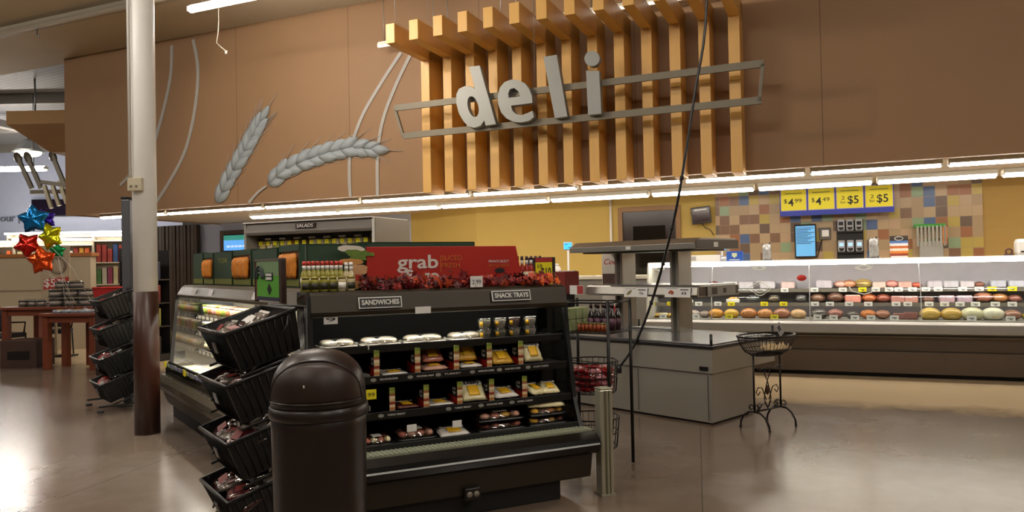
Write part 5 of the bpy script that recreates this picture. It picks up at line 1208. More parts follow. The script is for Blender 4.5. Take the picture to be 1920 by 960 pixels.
top = [(1234, 22, 'pack', '#d8a04c', 'orange food pack on the top shelf between the island posts'), (1262, 22, 'pack', '#c84a30', 'red food pack on the top shelf between the island posts'), (1302, 22, 'pack', '#b8b48c', 'pale food pack on the top shelf right of the island post'), (1338, 24, 'ham', '#7a3030', 'dark red meat on the top shelf by the left glass joint'),
 (1370, 28, 'block', '#b8b4b8', 'pale grey wrapped block on the top shelf, left section, first'), (1400, 28, 'block', '#aca8b0', 'pale grey wrapped block on the top shelf, left section, second'), (1440, 28, 'block', '#b4b0b8', 'pale grey wrapped block on the top shelf, left section, third'), (1478, 26, 'block', '#c0a8a8', 'pale pink wrapped block on the top shelf left of the middle joint'),
 (1545, 30, 'block', '#b0a8b4', 'pale mauve wrapped block right of the middle glass joint, top shelf'), (1576, 24, 'ham', '#c9968a', 'salami with pale cut end on the top shelf'), (1592, 26, 'ham', '#b87a5a', 'tan ham leaning beside the salami, top shelf'), (1619, 30, 'net', '#c0a050', 'golden netted cheese on the top shelf'), (1648, 24, 'block', '#c8b0a8', 'pale pink block right of the golden cheese, top shelf'), (1672, 24, 'ham', '#c88078', 'pink ham on the top shelf'), (1696, 24, 'block', '#c09890', 'pale ham block on the top shelf left of the red one'), (1718, 18, 'ham', '#b84a34', 'small red ham on the top shelf by the right joint'),
 (1752, 26, 'block', '#b8b0bc', 'pale wrapped block on the top shelf, right section, first'), (1782, 26, 'block', '#b4b0bc', 'pale wrapped block on the top shelf, right section, second'), (1812, 24, 'block', '#c0b8c0', 'pale wrapped block on the top shelf, right section, third'), (1836, 18, 'ham', '#7a4434', 'small brown meat on the top shelf, right section'), (1870, 26, 'block', '#b0b0c0', 'pale blue-white wrapped block on the top shelf near the right edge'), (1904, 26, 'block', '#b4b4c4', 'pale blue-white wrapped block on the top shelf at the right edge')]
for i, t_ in enumerate(top): loaf(*t_, 2, i, gT)
# price cards on the shelf edges
def dcard(px, py, row, yellow, n):
    o_, zb = {0: (10.55, .722), 1: (10.925, .915), 2: (11.055, 1.105)}[row]
    s, z = W.aty(px, py, o_); z = {0: .722, 1: .875, 2: 1.062}[row]
    r = T('price_card', '%s price card on the %s of the deli counter, %s from the left' % ('yellow' if yellow else 'white', ('bottom row', 'middle shelf', 'top shelf')[row], ORD[n]), 'price card', W, (s, o_+(.0 if row else 0), z), group='price cards in the deli counter', rx=-12 if row == 0 else 0)
    MB().box(-.05, .05, -.001, .001, 0, .058).build('card', PRICE_Y if yellow else PRICE_W, r); MB().box(-.03, .03, -.002, -.001, .026, .034).box(-.01, .02, -.002, -.001, .012, .02).build('print', INK, r)
rows = {0: [(1243, 0), (1305, 0), (1367, 1), (1452, 1), (1533, 0), (1563, 0), (1603, 0), (1633, 0), (1677, 0), (1822, 0), (1895, 0)],
        1: [(1222, 1), (1257, 1), (1310, 0), (1346, 0), (1371, 1), (1433, 1), (1469, 1), (1528, 0), (1556, 0), (1592, 0), (1628, 0), (1680, 0), (1702, 0), (1742, 0), (1771, 0), (1800, 0), (1829, 0), (1866, 0), (1898, 0)],
        2: [(1471, 0), (1527, 0), (1580, 0), (1617, 1), (1642, 0), (1667, 0), (1685, 0), (1711, 0), (1736, 0), (1759, 0), (1805, 0), (1836, 0), (1860, 1), (1898, 1)]}
for rw, lst in rows.items():
    for n, (px, yl) in enumerate(lst): dcard(px, (597, 568, 541)[rw], rw, yl, n)

# ================================================================ ON AND ABOVE THE COUNTER
CT = 1.506
def wthing(name, label, cat, px, o_, z, rz=0, group=None, rx=0): s, _ = W.aty(px, 480, o_); return T(name, label, cat, W, (s, o_, z), rz, group, rx=rx)
r = wthing('white_box', 'long white box with black lines on the counter top left of the blue box', 'box', 1325, 11.05, CT)
MB().rbox(-.32, .2, -.08, .08, 0, .1, .005).build('box', WHITE, r)
for k in range(3): MB().box(-.3, -.14, -.083, -.08, .03+k*.022, .036+k*.022).build('text_line', INK, r)
r = wthing('blue_box', 'blue carton with a pale emblem on the deli counter top', 'box', 1378, 10.95, CT)
MB().rbox(-.11, .11, -.06, .06, 0, .145, .004).build('carton', mat('carton_blue', '#1c4fa8', .45), r); MB().box(-.035, .035, -.064, -.06, .07, .12).prism([(-.02, .07), (.02, .07), (0, .045)], -.064, -.06, 'y').build('emblem', mat('emblem_pale', '#cfd6b0', .5), r); MB().box(-.07, .07, -.063, -.06, .02, .03).build('text_line', WHITE, r)
# scales with blue screens
def scale(px, o_, label, z=CT, hh=.19, zt=None):
    r = wthing('deli_scale', label, 'scale', px, o_, z, 8, group='deli scales with blue screens')
    MB().rbox(-.16, .16, -.14, .14, 0, .07, .02).build('scale_body', WHITE, r); MB().rbox(-.13, .13, -.12, .12, .07, .085, .02).build('pan', STEEL, r)
    MB().rbox(-.015, .015, .1, .125, .06, hh+.1, .006).build('pole', WHITE, r)
    MB().rbox(-.075, .075, .09, .12, hh+.06, hh+.19, .01).build('screen_housing', mat('pale_housing', '#9aa3ad', .4), r)
    o = MB().box(-.06, .06, .085, .09, hh+.075, hh+.175).build('screen', mat('screen_blue', '#3a9ad8', .3, var=.2, vs=20, emit=1.2), r, label='glowing blue screen'); MB().box(-.045, -.0, .082, .085, hh+.15, hh+.16).box(.01, .04, .082, .085, hh+.1, hh+.11).build('readout', INK, o)
    return r
scale(1354, 11.2, 'white deli scale with a blue screen beside the mosaic tiles', hh=.1)
# service counter left of the case, with the second scale
bc = T('service_counter', 'white and steel counter section left of the glass deli case', 'counter', W, (-3.55, 10.9, 0))
MB().box(-.9, 1.14, -.2, .5, .0, 1.28).build('cabinet', mat('cab_grey', '#8b8a85', .4, metal=.4), bc, bevel=.01); MB().box(-.92, 1.15, -.24, .52, 1.28, 1.33).build('counter_top', mat('top_cream', '#d5d0c2', .35), bc, bevel=.006)
scale(1063, 11.1, 'white deli scale with a blue screen on a tall pole, left of the island canopy', z=1.33, hh=.35)
r = wthing('label_printer', 'rounded white label printer left of the tall scale', 'printer', 1035, 11.0, 1.33)
MB().rbox(-.13, .12, -.12, .12, 0, .16, .05, n=5).build('printer_body', WHITE, r); MB().rbox(-.1, .09, -.1, .1, .16, .2, .05, n=5).build('lid', mat('off_white', '#d8d5ce', .4), r)
# cookies sign
r = T('cookie_sign', 'tall white sign reading Cook in red script behind the left island post', 'sign', I, (.52, 1.2, .75))
xa, za = I.aty(1128, 478, 1.2); xb, zb = I.aty(1171, 560, 1.2)
w = xb-xa+.12; x0 = xa-.52
MB().box(x0, x0+w, 0, .02, .06, za-.75).box(x0+w*.4, x0+w*.6, 0, .06, 0, .06).build('board', mat('sign_white', '#d5d0c8', .5), r)
for k in range(9): MB().prism([(x0+w*k/9, za-.75), (x0+w*(k+1)/9, za-.75), (x0+w*(k+.5)/9, za-.735)], 0, .02, 'y').build('scalloped_edge', mat('sign_white', '#d5d0c8'), r)
_, zt = I.aty(1150, 491, 1.2); text(r, 'Cook', w*.6, .07, mat('script_red', '#b0303a', .5), (x0+w*.34, -.002, zt-.75), shear=.35)
_, z1 = I.aty(1150, 513, 1.2); _, z2 = I.aty(1150, 535, 1.2)
MB().box(x0+.01, x0+w-.01, -.003, 0, z2-.75, z1-.75).build('photo_panel', mat('photo_brown', '#4a332c', .5, var=.6, vs=15), r)
_, z1 = I.aty(1150, 574, 1.2); _, z2 = I.aty(1150, 589, 1.2); MB().box(x0+.01, x0+w-.01, -.003, 0, z2-.75, z1-.75).build('red_band', mat('band_red', '#b0202a', .5), r); text(r, 'Stay', w*.5, .035, CR, (x0+w*.5, -.004, (z1+z2)/2-.75), shear=.3)
# wall monitor
def wallpt(px, py, o_=13.55): return W.aty(px, py, o_)
s, z = wallpt(1316, 404)
r = T('wall_monitor', 'small dark monitor tilted on the yellow wall left of the tiles', 'monitor', W, (s, 13.5, z))
MB().rbox(-.17, .17, -.06, -.02, -.15, .15, .01, R=Matrix.Rotation(-.08, 4, 'Y')).build('housing', mat('monitor_black', '#1c1613', .3), r); MB().box(-.145, .145, -.064, -.06, -.12, .12, Matrix.Rotation(-.08, 4, 'Y')).build('screen', mat('screen_dim', '#2e1614', .15), r); MB().box(-.11, .11, -.068, -.064, .085, .105, Matrix.Rotation(-.08, 4, 'Y')).build('text_line', PRICE_W, r)
MB().cbox((0, .02, 0), (.1, .1, .1)).build('bracket', MATTE, r); MB().tube([(.0, .0, -.14), (.05, .03, -.22), (.14, .05, -.26), (.2, .05, -.36)], .008, 6).build('cord', BLACK, r)
# portrait screen with an order list
s0, z0 = wallpt(1491, 484); s1, z1 = wallpt(1530, 420)
r = T('order_screen', 'upright blue list screen hung on the mosaic tiles', 'screen', W, ((s0+s1)/2, 13.5, (z0+z1)/2)); w = (s1-s0)/2; h = (z1-z0)/2
MB().rbox(-w, w, -.03, .02, -h, h, .01).build('housing', MATTE, r); MB().cbox((0, .04, 0), (.1, .04, .1)).build('bracket', MATTE, r)
o = MB().box(-w+.02, w-.02, -.034, -.03, -h+.03, h-.03).build('screen', mat('list_blue', '#5fa0cc', .3, var=.1, emit=.75), r)
for k in range(11): MB().box(-w+.03, w-.03-.05*(k % 3), -.037, -.034, h-.07-k*.026, h-.06-k*.026).build('list_line', mat('list_ink', '#1e3a5c', .4), o)
s, z = wallpt(1547, 438); r = T('wall_dispenser', 'little white and grey device on the tiles right of the blue list screen', 'device', W, (s, 13.57, z))
MB().rbox(-.09, .09, -.05, 0, -.1, .1, .01).build('housing', mat('dev_grey', '#5a5550', .4), r); MB().rbox(-.05, .06, -.06, -.05, -.05, .06, .006).build('face_plate', WHITE, r); MB().tube([(-.05, -.02, -.1), (-.09, -.02, -.25), (-.13, -.02, -.4)], .008, 6).build('cord', BLACK, r)
# six handheld scanners in a dock
s0, z0 = wallpt(1570, 487); s1, z1 = wallpt(1618, 413)
dk = T('scanner_dock', 'black wall dock with two rows for handheld scanners', 'dock', W, ((s0+s1)/2, 13.5, z0)); w = (s1-s0)/2; H_ = z1-z0
MB().rbox(-w, w, .0, .06, 0, H_, .01).build('dock_panel', MATTE, dk); MB().box(-w, w, -.05, 0, H_*.16, H_*.2).box(-w, w, -.05, 0, H_*.7, H_*.74).build('cradle', BLACK, dk)
for rr_ in range(2):
    for k in range(3):
        sc_ = T('handheld_scanner', 'grey handheld scanner in the %s row of the wall dock, %s from the left' % (('lower', 'upper')[rr_], ORD[k]), 'scanner', W, ((s0+s1)/2-w+w*(2*k+1)/3, 13.46, z0+H_*(.2, .74)[rr_]+.001), group='scanners in the wall dock')
        MB().rbox(-.055, .055, -.03, .03, 0, .19, .02).build('scanner_body', mat('scanner_grey', '#a5a6a8', .35), sc_)
        MB().prism([(math.cos(a)*.04, .06+math.sin(a)*.05) for a in [PI+i*PI/10 for i in range(11)]], -.035, -.03, 'y').build('grip_recess', INK, sc_)
        MB().box(-.035, .035, -.034, -.03, .09, .15).build('display', mat('disp_glow', '#9fc4dc', .3, emit=.8) if rr_ == 0 else mat('disp_off', '#26282c', .2), sc_)
# bits between: bag stand, posters, green-topped bag dispenser
def silver(px, label, h):
    r = wthing('bag_dispenser', label, 'dispenser', px, 11.2, CT); MB().rbox(-.07, .07, -.05, .05, 0, .02, .01).build('base', STEEL, r); MB().rbox(.015, .035, .0, .03, .02, h, .004).build('stand', BLACK, r)
    pillow(.12, h*.9, .07, 77, 9, .5).build('clear_bags', mat('silver_film', '#a9a9a8', .2, var=.4, vs=20, coat=.8, metal=.2), r).matrix_local = Matrix.Translation((-.01, -.03, h*.48)) @ Matrix.Rotation(PI/2, 4, 'X')
silver(1440, 'silvery bag bundle on the counter top left of the blue list screen', .26)
silver(1640, 'silvery bag bundle on the counter top right of the scanner dock', .3)
r = wthing('menu_poster', 'small menu poster with orange and white food pictures on the counter', 'poster', 1686, 11.25, CT)
cols = ['#8a3a22', '#cc7a34', '#e0d5c2', '#b8602c', '#dcdde2', '#4a6aa0', '#2e2824', '#3a302a']; b = MB()
for k, c in enumerate(cols): b.mat(k).box(-.11, .11, -.006, .006, .03+k*.034, .03+(k+1)*.034)
b.build('poster_sheet', [mat('poster_%d' % k, c, .4, var=.35, vs=30) for k, c in enumerate(cols)], r); MB().box(-.1, .1, -.04, .04, 0, .03).build('base', WHITE, r)
MB().tube([(math.cos(a)*.05, -.008, .265+math.sin(a)*.025) for a in [i*PI/8 for i in range(16)]], .004, 4, closed=True).build('emblem', ET, r)
s0, z0 = wallpt(1719, 484, 13.3); s1, z1 = wallpt(1776, 418, 13.3)
r = T('roll_rack', 'hanging rack of clear bags with a bright green top edge on the tiles', 'rack', W, ((s0+s1)/2, 13.43, z0)); w = (s1-s0)/2; H_ = z1-z0
MB().box(-w, w, .0, .12, H_-.05, H_).build('green_top', mat('bright_green', '#3c9c34', .5), r)
for k in range(8): MB().box(-w+.02+k*(2*w/8), -w+.05+k*(2*w/8), -.01, .0, H_*.35, H_-.03).build('chain_strip', mat('strip_grey', '#a3a398', .4, var=.4, vs=60), r)
MB().rbox(-w*.75, w*.8, .0, .1, 0, H_*.5, .01).build('clear_sheet_box', mat('clear_box', '#a5a49c', .25, coat=.6, var=.1), r); MB().box(w-.05, w+.01, -.01, .01, H_*.4, H_*.9).build('orange_strip', mat('orange_strip', '#c87a2c', .5, var=.3, vs=40), r)
r = wthing('label_printer', 'white rounded printer on the counter at the right edge of the photo', 'printer', 1925, 11.1, CT); MB().rbox(-.12, .14, -.1, .1, 0, .21, .04, n=5).build('printer_body', WHITE, r); MB().box(-.08, .08, -.104, -.1, .04, .06).build('label_slot', INK, r)
r = wthing('tape_dispenser', 'small dark reddish tape dispenser on the counter left of the right-edge printer', 'dispenser', 1892, 11.1, CT); MB().rbox(-.05, .05, -.03, .03, 0, .03, .01).build('base', mat('maroon', '#4a2a22', .4), r); MB().tube([(math.cos(a)*.035-.0, 0, .055+math.sin(a)*.035) for a in [i*PI/8 for i in range(16)]], .012, 6, closed=True).build('tape_roll', mat('maroon', '#4a2a22'), r)
# price board
s0, z0 = wallpt(1463, 405, 13.3); s1, z1 = wallpt(1677, 397, 13.3)
zt = wallpt(1470, 357, 13.3)[1]
pb = T('price_board', 'blue rail with four yellow price signs hanging over the tiles', 'price board', W, (s0, 13.3, z0))
Lb = s1-s0; MB().box(0, Lb, -.01, .01, -.01, .07).box(0, Lb, 0, .008, .07, .44).build('board', mat('board_blue', '#2436a0', .5), pb)
for k, (t_, pre) in enumerate((('$4.99', ''), ('$4.49', ''), ('$5', '2 for'), ('$5', '2 for'))):
    a = Lb*k/4+.02; c = Lb*(k+1)/4-.02
    q = MB().mat(0).box(a-.008, c+.008, -.008, 0, .075, .435).mat(1).box(a, c, -.012, -.008, .085, .425).build('yellow_sign', [mat('violet_edge', '#b9a8d8', .5), PRICE_Y], pb)
    if pre:
        text(pb, '$5', (c-a)*.42, .13, INK, ((a+c)/2+.05, -.014, .21), ext=.0004, bold=.002); text(pb, '2', .05, .06, INK, ((a+c)/2-.1, -.014, .25), ext=.0004); text(pb, 'for', .08, .05, INK, ((a+c)/2-.1, -.014, .18), ext=.0004)
    else:
        text(pb, '$', .05, .07, INK, (a+.07, -.014, .24), ext=.0004); text(pb, '4', .09, .13, INK, (a+.155, -.014, .21), ext=.0004, bold=.002); text(pb, t_[3:], .11, .07, INK, (a+.27, -.014, .24), ext=.0004)
    MB().box(a+.06, c-.06, -.014, -.012, .36, .375).build('text_line', mat('sign_text_olive', '#7d7a2a', .5), pb)
for x in (.2, Lb-.2): MB().tube([(x, 0, .44), (x, 0, 2.74-z0)], .005, 5).build('hanging_wire', STEEL, pb)
# ================================================================ SALAD CASE in the aisle behind
sc_o = 8.46
sd = T('multideck_case', 'tall open salad case with a lit top shelf behind the green cartons', 'display case', W, (-7.82, sc_o, 0))
Ws = 2.18; SG = mat('salad_header', '#77716a', .4, var=.06)
MB().prism([(.02, 2.2), (-.02, 2.06), (.0, 2.02), (.12, 2.03), (.9, 2.1), (.9, 2.2)], .0, Ws, 'x').build('header', SG, sd, bevel=.01)
MB().box(-.03, Ws+.02, -.03, .9, 2.2, 2.215).build('cap_trim', WHITE, sd)
MB().box(-.04, 0, 0, .92, 0, 2.2).build('side_panel', mat('salad_side_left', '#a7a39a', .4), sd); MB().box(Ws, Ws+.03, .0, .03, 0, 2.2).build('end_trim', WHITE, sd)
MB().box(Ws, Ws+.04, .03, .92, 0, 2.2).build('side_panel', mat('salad_side', '#8c8374', .45, var=.04), sd)
MB().box(0, Ws, .84, .9, .3, 2.1).build('back_panel', mat('salad_back', '#d5cfc0', .5), sd); MB().box(0, Ws, 0, .9, 0, .4).build('base', CASEBR, sd)
MB().box(.05, Ws-.05, .05, .11, 2.035, 2.05).build('case_lamp', mat('salad_tube', '#fff8ea', .5, var=0, emit=110, ecol='#fff6e4'), sd)
for z in (.6, .95, 1.3, 1.75): MB().box(0, Ws, .2, .84, z-.03, z).build('shelf', DG, sd)
text(sd, 'SALADS', .28, .05, PRICE_W, (Ws*.5, -.035, 2.13), (80, 0, 0)); MB().box(Ws*.5-.17, Ws*.5+.17, -.026, -.0, 2.095, 2.165, ).build('placard', mat('placard_brown', '#3a2620', .4), sd)
rd = random.Random(4)
BAGC = [mat('bag_white', '#d5cdb4', .3, var=.3, vs=25), mat('bag_yellowish', '#cdb97c', .3, var=.3, vs=25), mat('bag_orange', '#b8702c', .3, var=.4, vs=25), mat('bag_dark', '#57452f', .3, var=.6, vs=25), mat('bag_green', '#9aa258', .3, var=.4, vs=25)]
seq = [1, 0, 4, 0, 2, 3, 3, 0, 0, 4, 0, 0, 1, 0, 3, 2]
for j, c in enumerate(seq):
    r = T('salad_bag', 'bagged salad on the lit shelf of the salad case, %s from the left' % ORD[j], 'food bag', W, (-7.82+.1+j*.132, sc_o+.24, 1.751), group='bags on the lit shelf of the salad case')
    o = pillow(.12, .2, .07, 100+j, 8, .25).build('bag', BAGC[c], r); o.matrix_local = Matrix.Translation((0, .035, .1)) @ Matrix.Rotation(PI/2, 4, 'X')
    MB().box(-.035, .035, -.05, -.046, .13, .19).build('yellow_tag', PRICE_Y, r); MB().box(-.055, .055, -.045, -.04, .21, .235).build('header_strip', WL if j % 2 else INK, r)

# glowing screen in a brown frame on the blue wall
s0, z0 = W.aty(420, 470, 14.4); s1, z1 = W.aty(485, 439, 14.4)
r = T('wall_screen', 'bright blue-green screen in a brown frame left of the salad case', 'screen', W, ((s0+s1)/2, 14.45, (z0+z1)/2)); w = (s1-s0)/2; h = (z1-z0)/2
MB().box(-w-.15, w+.3, -.03, .03, h+.03, h+.13).box(-w-.15, -w-.03, -.03, .03, -h-.5, h+.03).box(w+.2, w+.3, -.03, .03, -h-.5, h+.03).build('frame', mat('frame_brown', '#4a3a30', .5), r)
MB().rbox(-w-.02, w+.02, -.05, 0, -h-.02, h+.02, .01).build('housing', MATTE, r); o = MB().mat(0).box(-w, w, -.055, -.05, -h, h*.35).mat(1).box(-w, w, -.055, -.05, h*.35, h).build('screen', [mat('scr_blue', '#5a9ce0', .3, var=.3, vs=12, emit=1.1), mat('scr_green', '#3f9a8a', .3, var=.3, vs=8, emit=.6)], r)
for k in range(8): MB().box(-w+.1+k*w*.23, -w+.2+k*w*.23, -.058, -.055, -h*.6, -h*.35).build('icon', mat('scr_white', '#cfe4ff', .3, emit=.8), o)
# dark slatted curtain panel on the left of the blue wall
r = T('slatted_screen', 'dark brown vertical slat panel under the left of the bulkhead', 'panel', W, (-16.2, 14.3, 0))
for k in range(16): MB().box(k*.125-.6, k*.125-.6+.07+.02*(k % 3), 0, .05, 0, 2.74).build('slat', mat('slat_brown', '#453830', .6, var=.3, vs=3), r)
MB().box(-.6, 1.4, .05, .08, 0, 2.73).build('backing', mat('slat_back', '#1c1714', .7), r)
# black hanging-pack rack right of the column
gr = Fr(*W.pt(-11.35, 9.2).xy, -23)
r = T('hanging_rack', 'black tall rack of hanging packs right behind the white column', 'rack', gr, (0, 0, 0))
for x in (0, .28, .56, .84): MB().box(x, x+.03, 0, .03, 0, 1.95+.06*(x > .2)).build('upright', MATTE, r)
MB().box(0, .87, 0, .6, 0, .12).build('base', MATTE, r); MB().box(0, .87, .28, .3, .1, 1.9).build('panel', mat('panel_dark', '#141010', .5), r)
for z in (.6, 1.0, 1.4): MB().box(.0, .87, -.01, .28, z-.02, z).build('shelf', mat('shelf_dark', '#2c2622', .4), r)
PK = [mat('pk_black', '#1a1818', .3), mat('pk_olive', '#8a8a3c', .4, var=.3, vs=20), mat('pk_red', '#6b1c1c', .4, var=.3), mat('pk_blue', '#2b3350', .4)]
for i in range(4):
    for j in range(5):
        o = T('hanging_pack', 'narrow hanging pack on the black rack, shelf %s up, %s from the column' % (ORD[i], ORD[j]), 'pack', gr, (.1+j*.165, .1, (.12, .6, 1.0, 1.4)[i]+.001), group='packs on the black rack behind the column')
        MB().rbox(-.06, .06, -.04, .04, 0, .3+.03*(j % 2), .01).build('pack_body', PK[(i+j) % 4 if (i+j) % 5 else 1], o); MB().box(-.04, .04, -.043, -.04, .1, .2).build('label', [WL, PK[1], PK[2]][j % 3], o)

# ================================================================ FAR LEFT: tables, cakes, chairs, balloons
TW = mat('cherry_wood', '#6b3420', .4, var=.2, vs=3, stretch=(1, 1, 5)); 
def table(fr, x0, x1, y0, y1, h, label, leg=.1):
    r = T('wooden_table', label, 'table', fr, ((x0+x1)/2, (y0+y1)/2, 0), group='cherry wood display tables'); w = (x1-x0)/2; d = (y1-y0)/2
    MB().box(-w, w, -d, d, h-.05, h).build('tabletop', TW, r, bevel=.008); MB().box(-w+.05, w-.05, -d+.05, d-.05, h-.15, h-.05).build('apron', TW, r)
    for sx in (-1, 1):
        for sy in (-1, 1): MB().box(sx*(w-.08)-leg/2, sx*(w-.08)+leg/2, sy*(d-.08)-leg/2, sy*(d-.08)+leg/2, 0, h-.05).build('leg', TW, r, bevel=.006)
    return r
tf = Fr(-8.0, 12.9, -8)
table(tf, -.62, 1.1, -.5, .35, .98, 'tall cherry wood table behind, piled with black-lidded cake boxes'); ta = Fr(-6.98, 11.95, -10)
table(ta, -.5, .5, -.3, .25, .9, 'front cherry wood table nearest the far basket stack')
CK = mat('cake_white', '#d8d2c8', .3, var=.15, vs=20, coat=.6)
def cake(fr, x, y, z, label, r_=.14, h=.12):
    r = T('cake_box', label, 'cake', fr, (x, y, z), group='boxed cakes on the cherry wood tables')
    MB().lathe([(0, 0), (r_, 0), (r_, .02), (0, .02)], 20).build('base', BLACK, r); MB().cyl((0, 0, .02), r_*.82, h*.7, 20).build('cake', CK, r)
    MB().lathe([(r_*.96, .02), (r_*.94, h), (r_*.75, h+.02), (0, h+.025)], 20).build('clear_dome', FILM, r); MB().lathe([(r_*.97, h*.82), (r_*.97, h)], 20).build('dome_band', BLACK, r, solid=.002)
n = 0
for lay in range(2):
    for i in range(3):
        cake(tf, .32+i*.28, -.3, .981+lay*.15, '%s boxed cake at the front of the cake pile, %s from the left' % (('lower', 'upper')[lay], ORD[i]), .135)
for i in range(2): cake(tf, .4+i*.26, -.28, 1.282, 'topmost boxed cake crowning the pile, %s' % ('left', 'right')[i], .115, .1)
for i in range(3): cake(tf, -.3+i*.17, -.32, .981, 'small clear-domed cake left of the cake pile, %s from the left' % ORD[i], .08, .1)
for i in range(4):
    r = T('pastry_pack', 'flat bluish pastry pack on the front cherry table, %s from the left' % ORD[i], 'food pack', ta, (-.24+i*.16, -.15, .901), group='pastry packs on the front table'); MB().rbox(-.07, .07, -.1, .1, 0, .05, .02).build('pack_body', mat('pastry_blue', '#8f9cac', .25, var=.4, vs=20, coat=.7), r); MB().cbox((0, 0, .052), (.06, .1, .003)).build('label', WL if i % 2 else YL, r)
r = T('red_tub', 'red plastic tub of goods right of the cake pile', 'tub', N0, (-6.0, 11.3, 0)); MB().rbox(-.25, .25, -.25, .25, 0, 1.02, .02).build('stand', mat('stand_dark', '#2a1a16', .5), r); MB().prism([(-.26, 1.02), (.26, 1.02), (.3, 1.3), (-.3, 1.3)], -.2, .2, 'y').build('tub_body', mat('tub_red', '#9a1c1c', .4, var=.15, vs=8), r); MB().tube([(-.3, -.2, 1.3), (.3, -.2, 1.3), (.3, .2, 1.3), (-.3, .2, 1.3)], .015, 6, closed=True).build('rim', mat('rim_red', '#b82a24', .4), r)
# boxes under and beside the tables
for k, (x, y, w, h, c, t_) in enumerate(((-8.85, 12.3, .16, .26, '#6b5a40', 'tan carton on the floor at the left edge of the photo'), (-8.1, 12.35, .3, .45, '#3a241c', 'dark carton between the legs of the rear table'), (-6.95, 12.5, .18, .4, '#8a7858', 'beige carton behind the front table'), (-8.75, 12.3, .2, .42, '#33201a', 'low dark brown crate at the left end of the rear table'))):
    r = T('carton', t_, 'box', N0, (x+(.35 if k == 3 else 0), y+(.3 if k == 3 else 0), 0)); MB().rbox(-w, w, -w*.8, w*.8, 0, h, .006).build('box', mat('ctn_'+c[1:], c, .6, var=.2), r); MB().box(-w*.6, w*.6, -w*.8-.004, -w*.8, h*.3, h*.6).build('label', WL if k in (0, 2) else PK[0], r)
# dark chairs
def chair(x, y, rz, label):
    r = T('lounge_chair', label, 'chair', N0, (x, y, 0), rz, group='dark chairs by the low wall'); NV = mat('navy_vinyl', '#1b1f2c', .45, var=.15)
    MB().rbox(-.24, .24, -.24, .24, .42, .5, .06).build('seat', NV, r)
    MB().grid(lambda u, v: ((u-.5)*.5*(1-.25*v**3), .24+.05*math.cos((u-.5)*3), .55+v*.45), 8, 6).build('backrest', NV, r, solid=.04)
    for sx in (-.21, .21):
        for sy in (-.21, .21): MB().tube([(sx, sy, .43), (sx*1.08, sy*1.08, 0)], .014, 8).build('leg', MATTE, r)
        MB().tube([(sx, -.18, .5), (sx*1.15, -.18, .68), (sx*1.15, .2, .7)], .014, 8).build('arm', MATTE, r)
chair(-8.98, 13.1, 160, 'dark navy chair at the left edge of the photo'); chair(-8.6, 13.9, 190, 'dark navy chair half hidden behind the rear cherry table')
# low wall with wooden cap
struct(MB().box(-14, -8.55, 15, 15.2, 0, 1.88), 'wall_low_partition', CREAM)
struct(MB().box(-14, -8.5, 14.96, 15.24, 1.88, 1.95), 'trim_2', mat('cap_wood', '#9a6233', .4, var=.15, stretch=(.3, 1, 6)), bevel=.005)
struct(MB().box(-14, -8.6, 14.98, 15, 1.2, 1.22), 'trim_3', mat('rail_tan', '#8a7a62', .6))
# poster with price on the cake table
s0 = -8.12
r = T('pie_price_poster', 'pale standing poster with a ringed emblem and $5.99 on red behind the cakes', 'poster', N0, (-8.42, 13.6, 0))
MB().box(-.25, .28, 0, .02, .95, 2.05).box(-.02, .02, .02, .05, 0, 1.4).build('board', mat('poster_tan', '#a09078', .6, var=.1, vs=4), r)
MB().box(-.25, .28, .0, .25, 0, .03).build('base', MATTE, r)
MB().tube([(.07+math.cos(a)*.15, -.006, 1.68+math.sin(a)*.15) for a in [i*PI/14 for i in range(28)]], .01, 5, closed=True).tube([(.07+math.cos(a)*.12, -.006, 1.68+math.sin(a)*.12) for a in [i*PI/14 for i in range(28)]], .005, 5, closed=True).build('ring_emblem', mat('ring_brown', '#5a4a3e', .5), r)
MB().prism([(-.2, 1.24), (.25, 1.29), (.27, 1.47), (-.18, 1.44)], -.006, 0, 'y').build('red_patch', mat('patch_red', '#a02a22', .5), r)
text(r, '$5', .2, .15, CR, (-.08, -.008, 1.36), bold=.003); text(r, '99', .13, .08, CR, (.13, -.008, 1.39), bold=.002)
# star balloons
def star(px, py, Y, R_, col, label, rz=0, tiltz=0):
    d = FWD + RGT*((px-960)/FOC) + UPV*((480-py)/FOC); P = Vector((0, 0, EYE))+d*(Y/d.y)
    r = T('star_balloon', label, 'balloon', N0, tuple(P), rz, group='foil star balloons'); m_ = mat('foil_'+col[1:], col, .16, metal=.75, var=.1, bump=.5, bs=14)
    b = MB(); n = 40; rings = 8; vs = []; fs = []
    for sdx in (-1, 1):
        base = len(vs)
        vs.append(Vector((0, sdx*R_*.34, 0)))
        for i in range(1, rings+1):
            t = i/rings
            for k in range(n):
                a = 2*PI*k/n; ph = (a % (2*PI/5))/(2*PI/5); tri = abs(2*ph-1); rad = R_*(.64+.36*tri**1.6)
                th = sdx*R_*.34*max(0, 1-t**2.2)**.6*(1+.12*math.cos(5*a)*t)
                aa = a+PI/2+tiltz; vs.append(Vector((math.cos(aa)*rad*t, th, math.sin(aa)*rad*t)))
        for k in range(n): fs.append((base, base+1+k, base+1+(k+1) % n))
        for i in range(rings-1):
            for k in range(n): j = (k+1) % n; fs.append((base+1+i*n+k, base+1+i*n+j, base+1+(i+1)*n+j, base+1+(i+1)*n+k))
    b.add(vs, fs, True); b.build('foil_body', m_, r)
    MB().tube([(0, 0, -R_*.5), (.0, .0, -R_*.75)], .012, 6).build('neck', m_, r)
    MB().tube([(0, 0, -R_*.7), (-(P.x+6.85)*.5, -(P.y-11.85)*.5, -(P.z-1.1)*.5), (-(P.x+6.85), -(P.y-11.85), -(P.z-.98))], .003, 4).build('ribbon', WHITE, r)
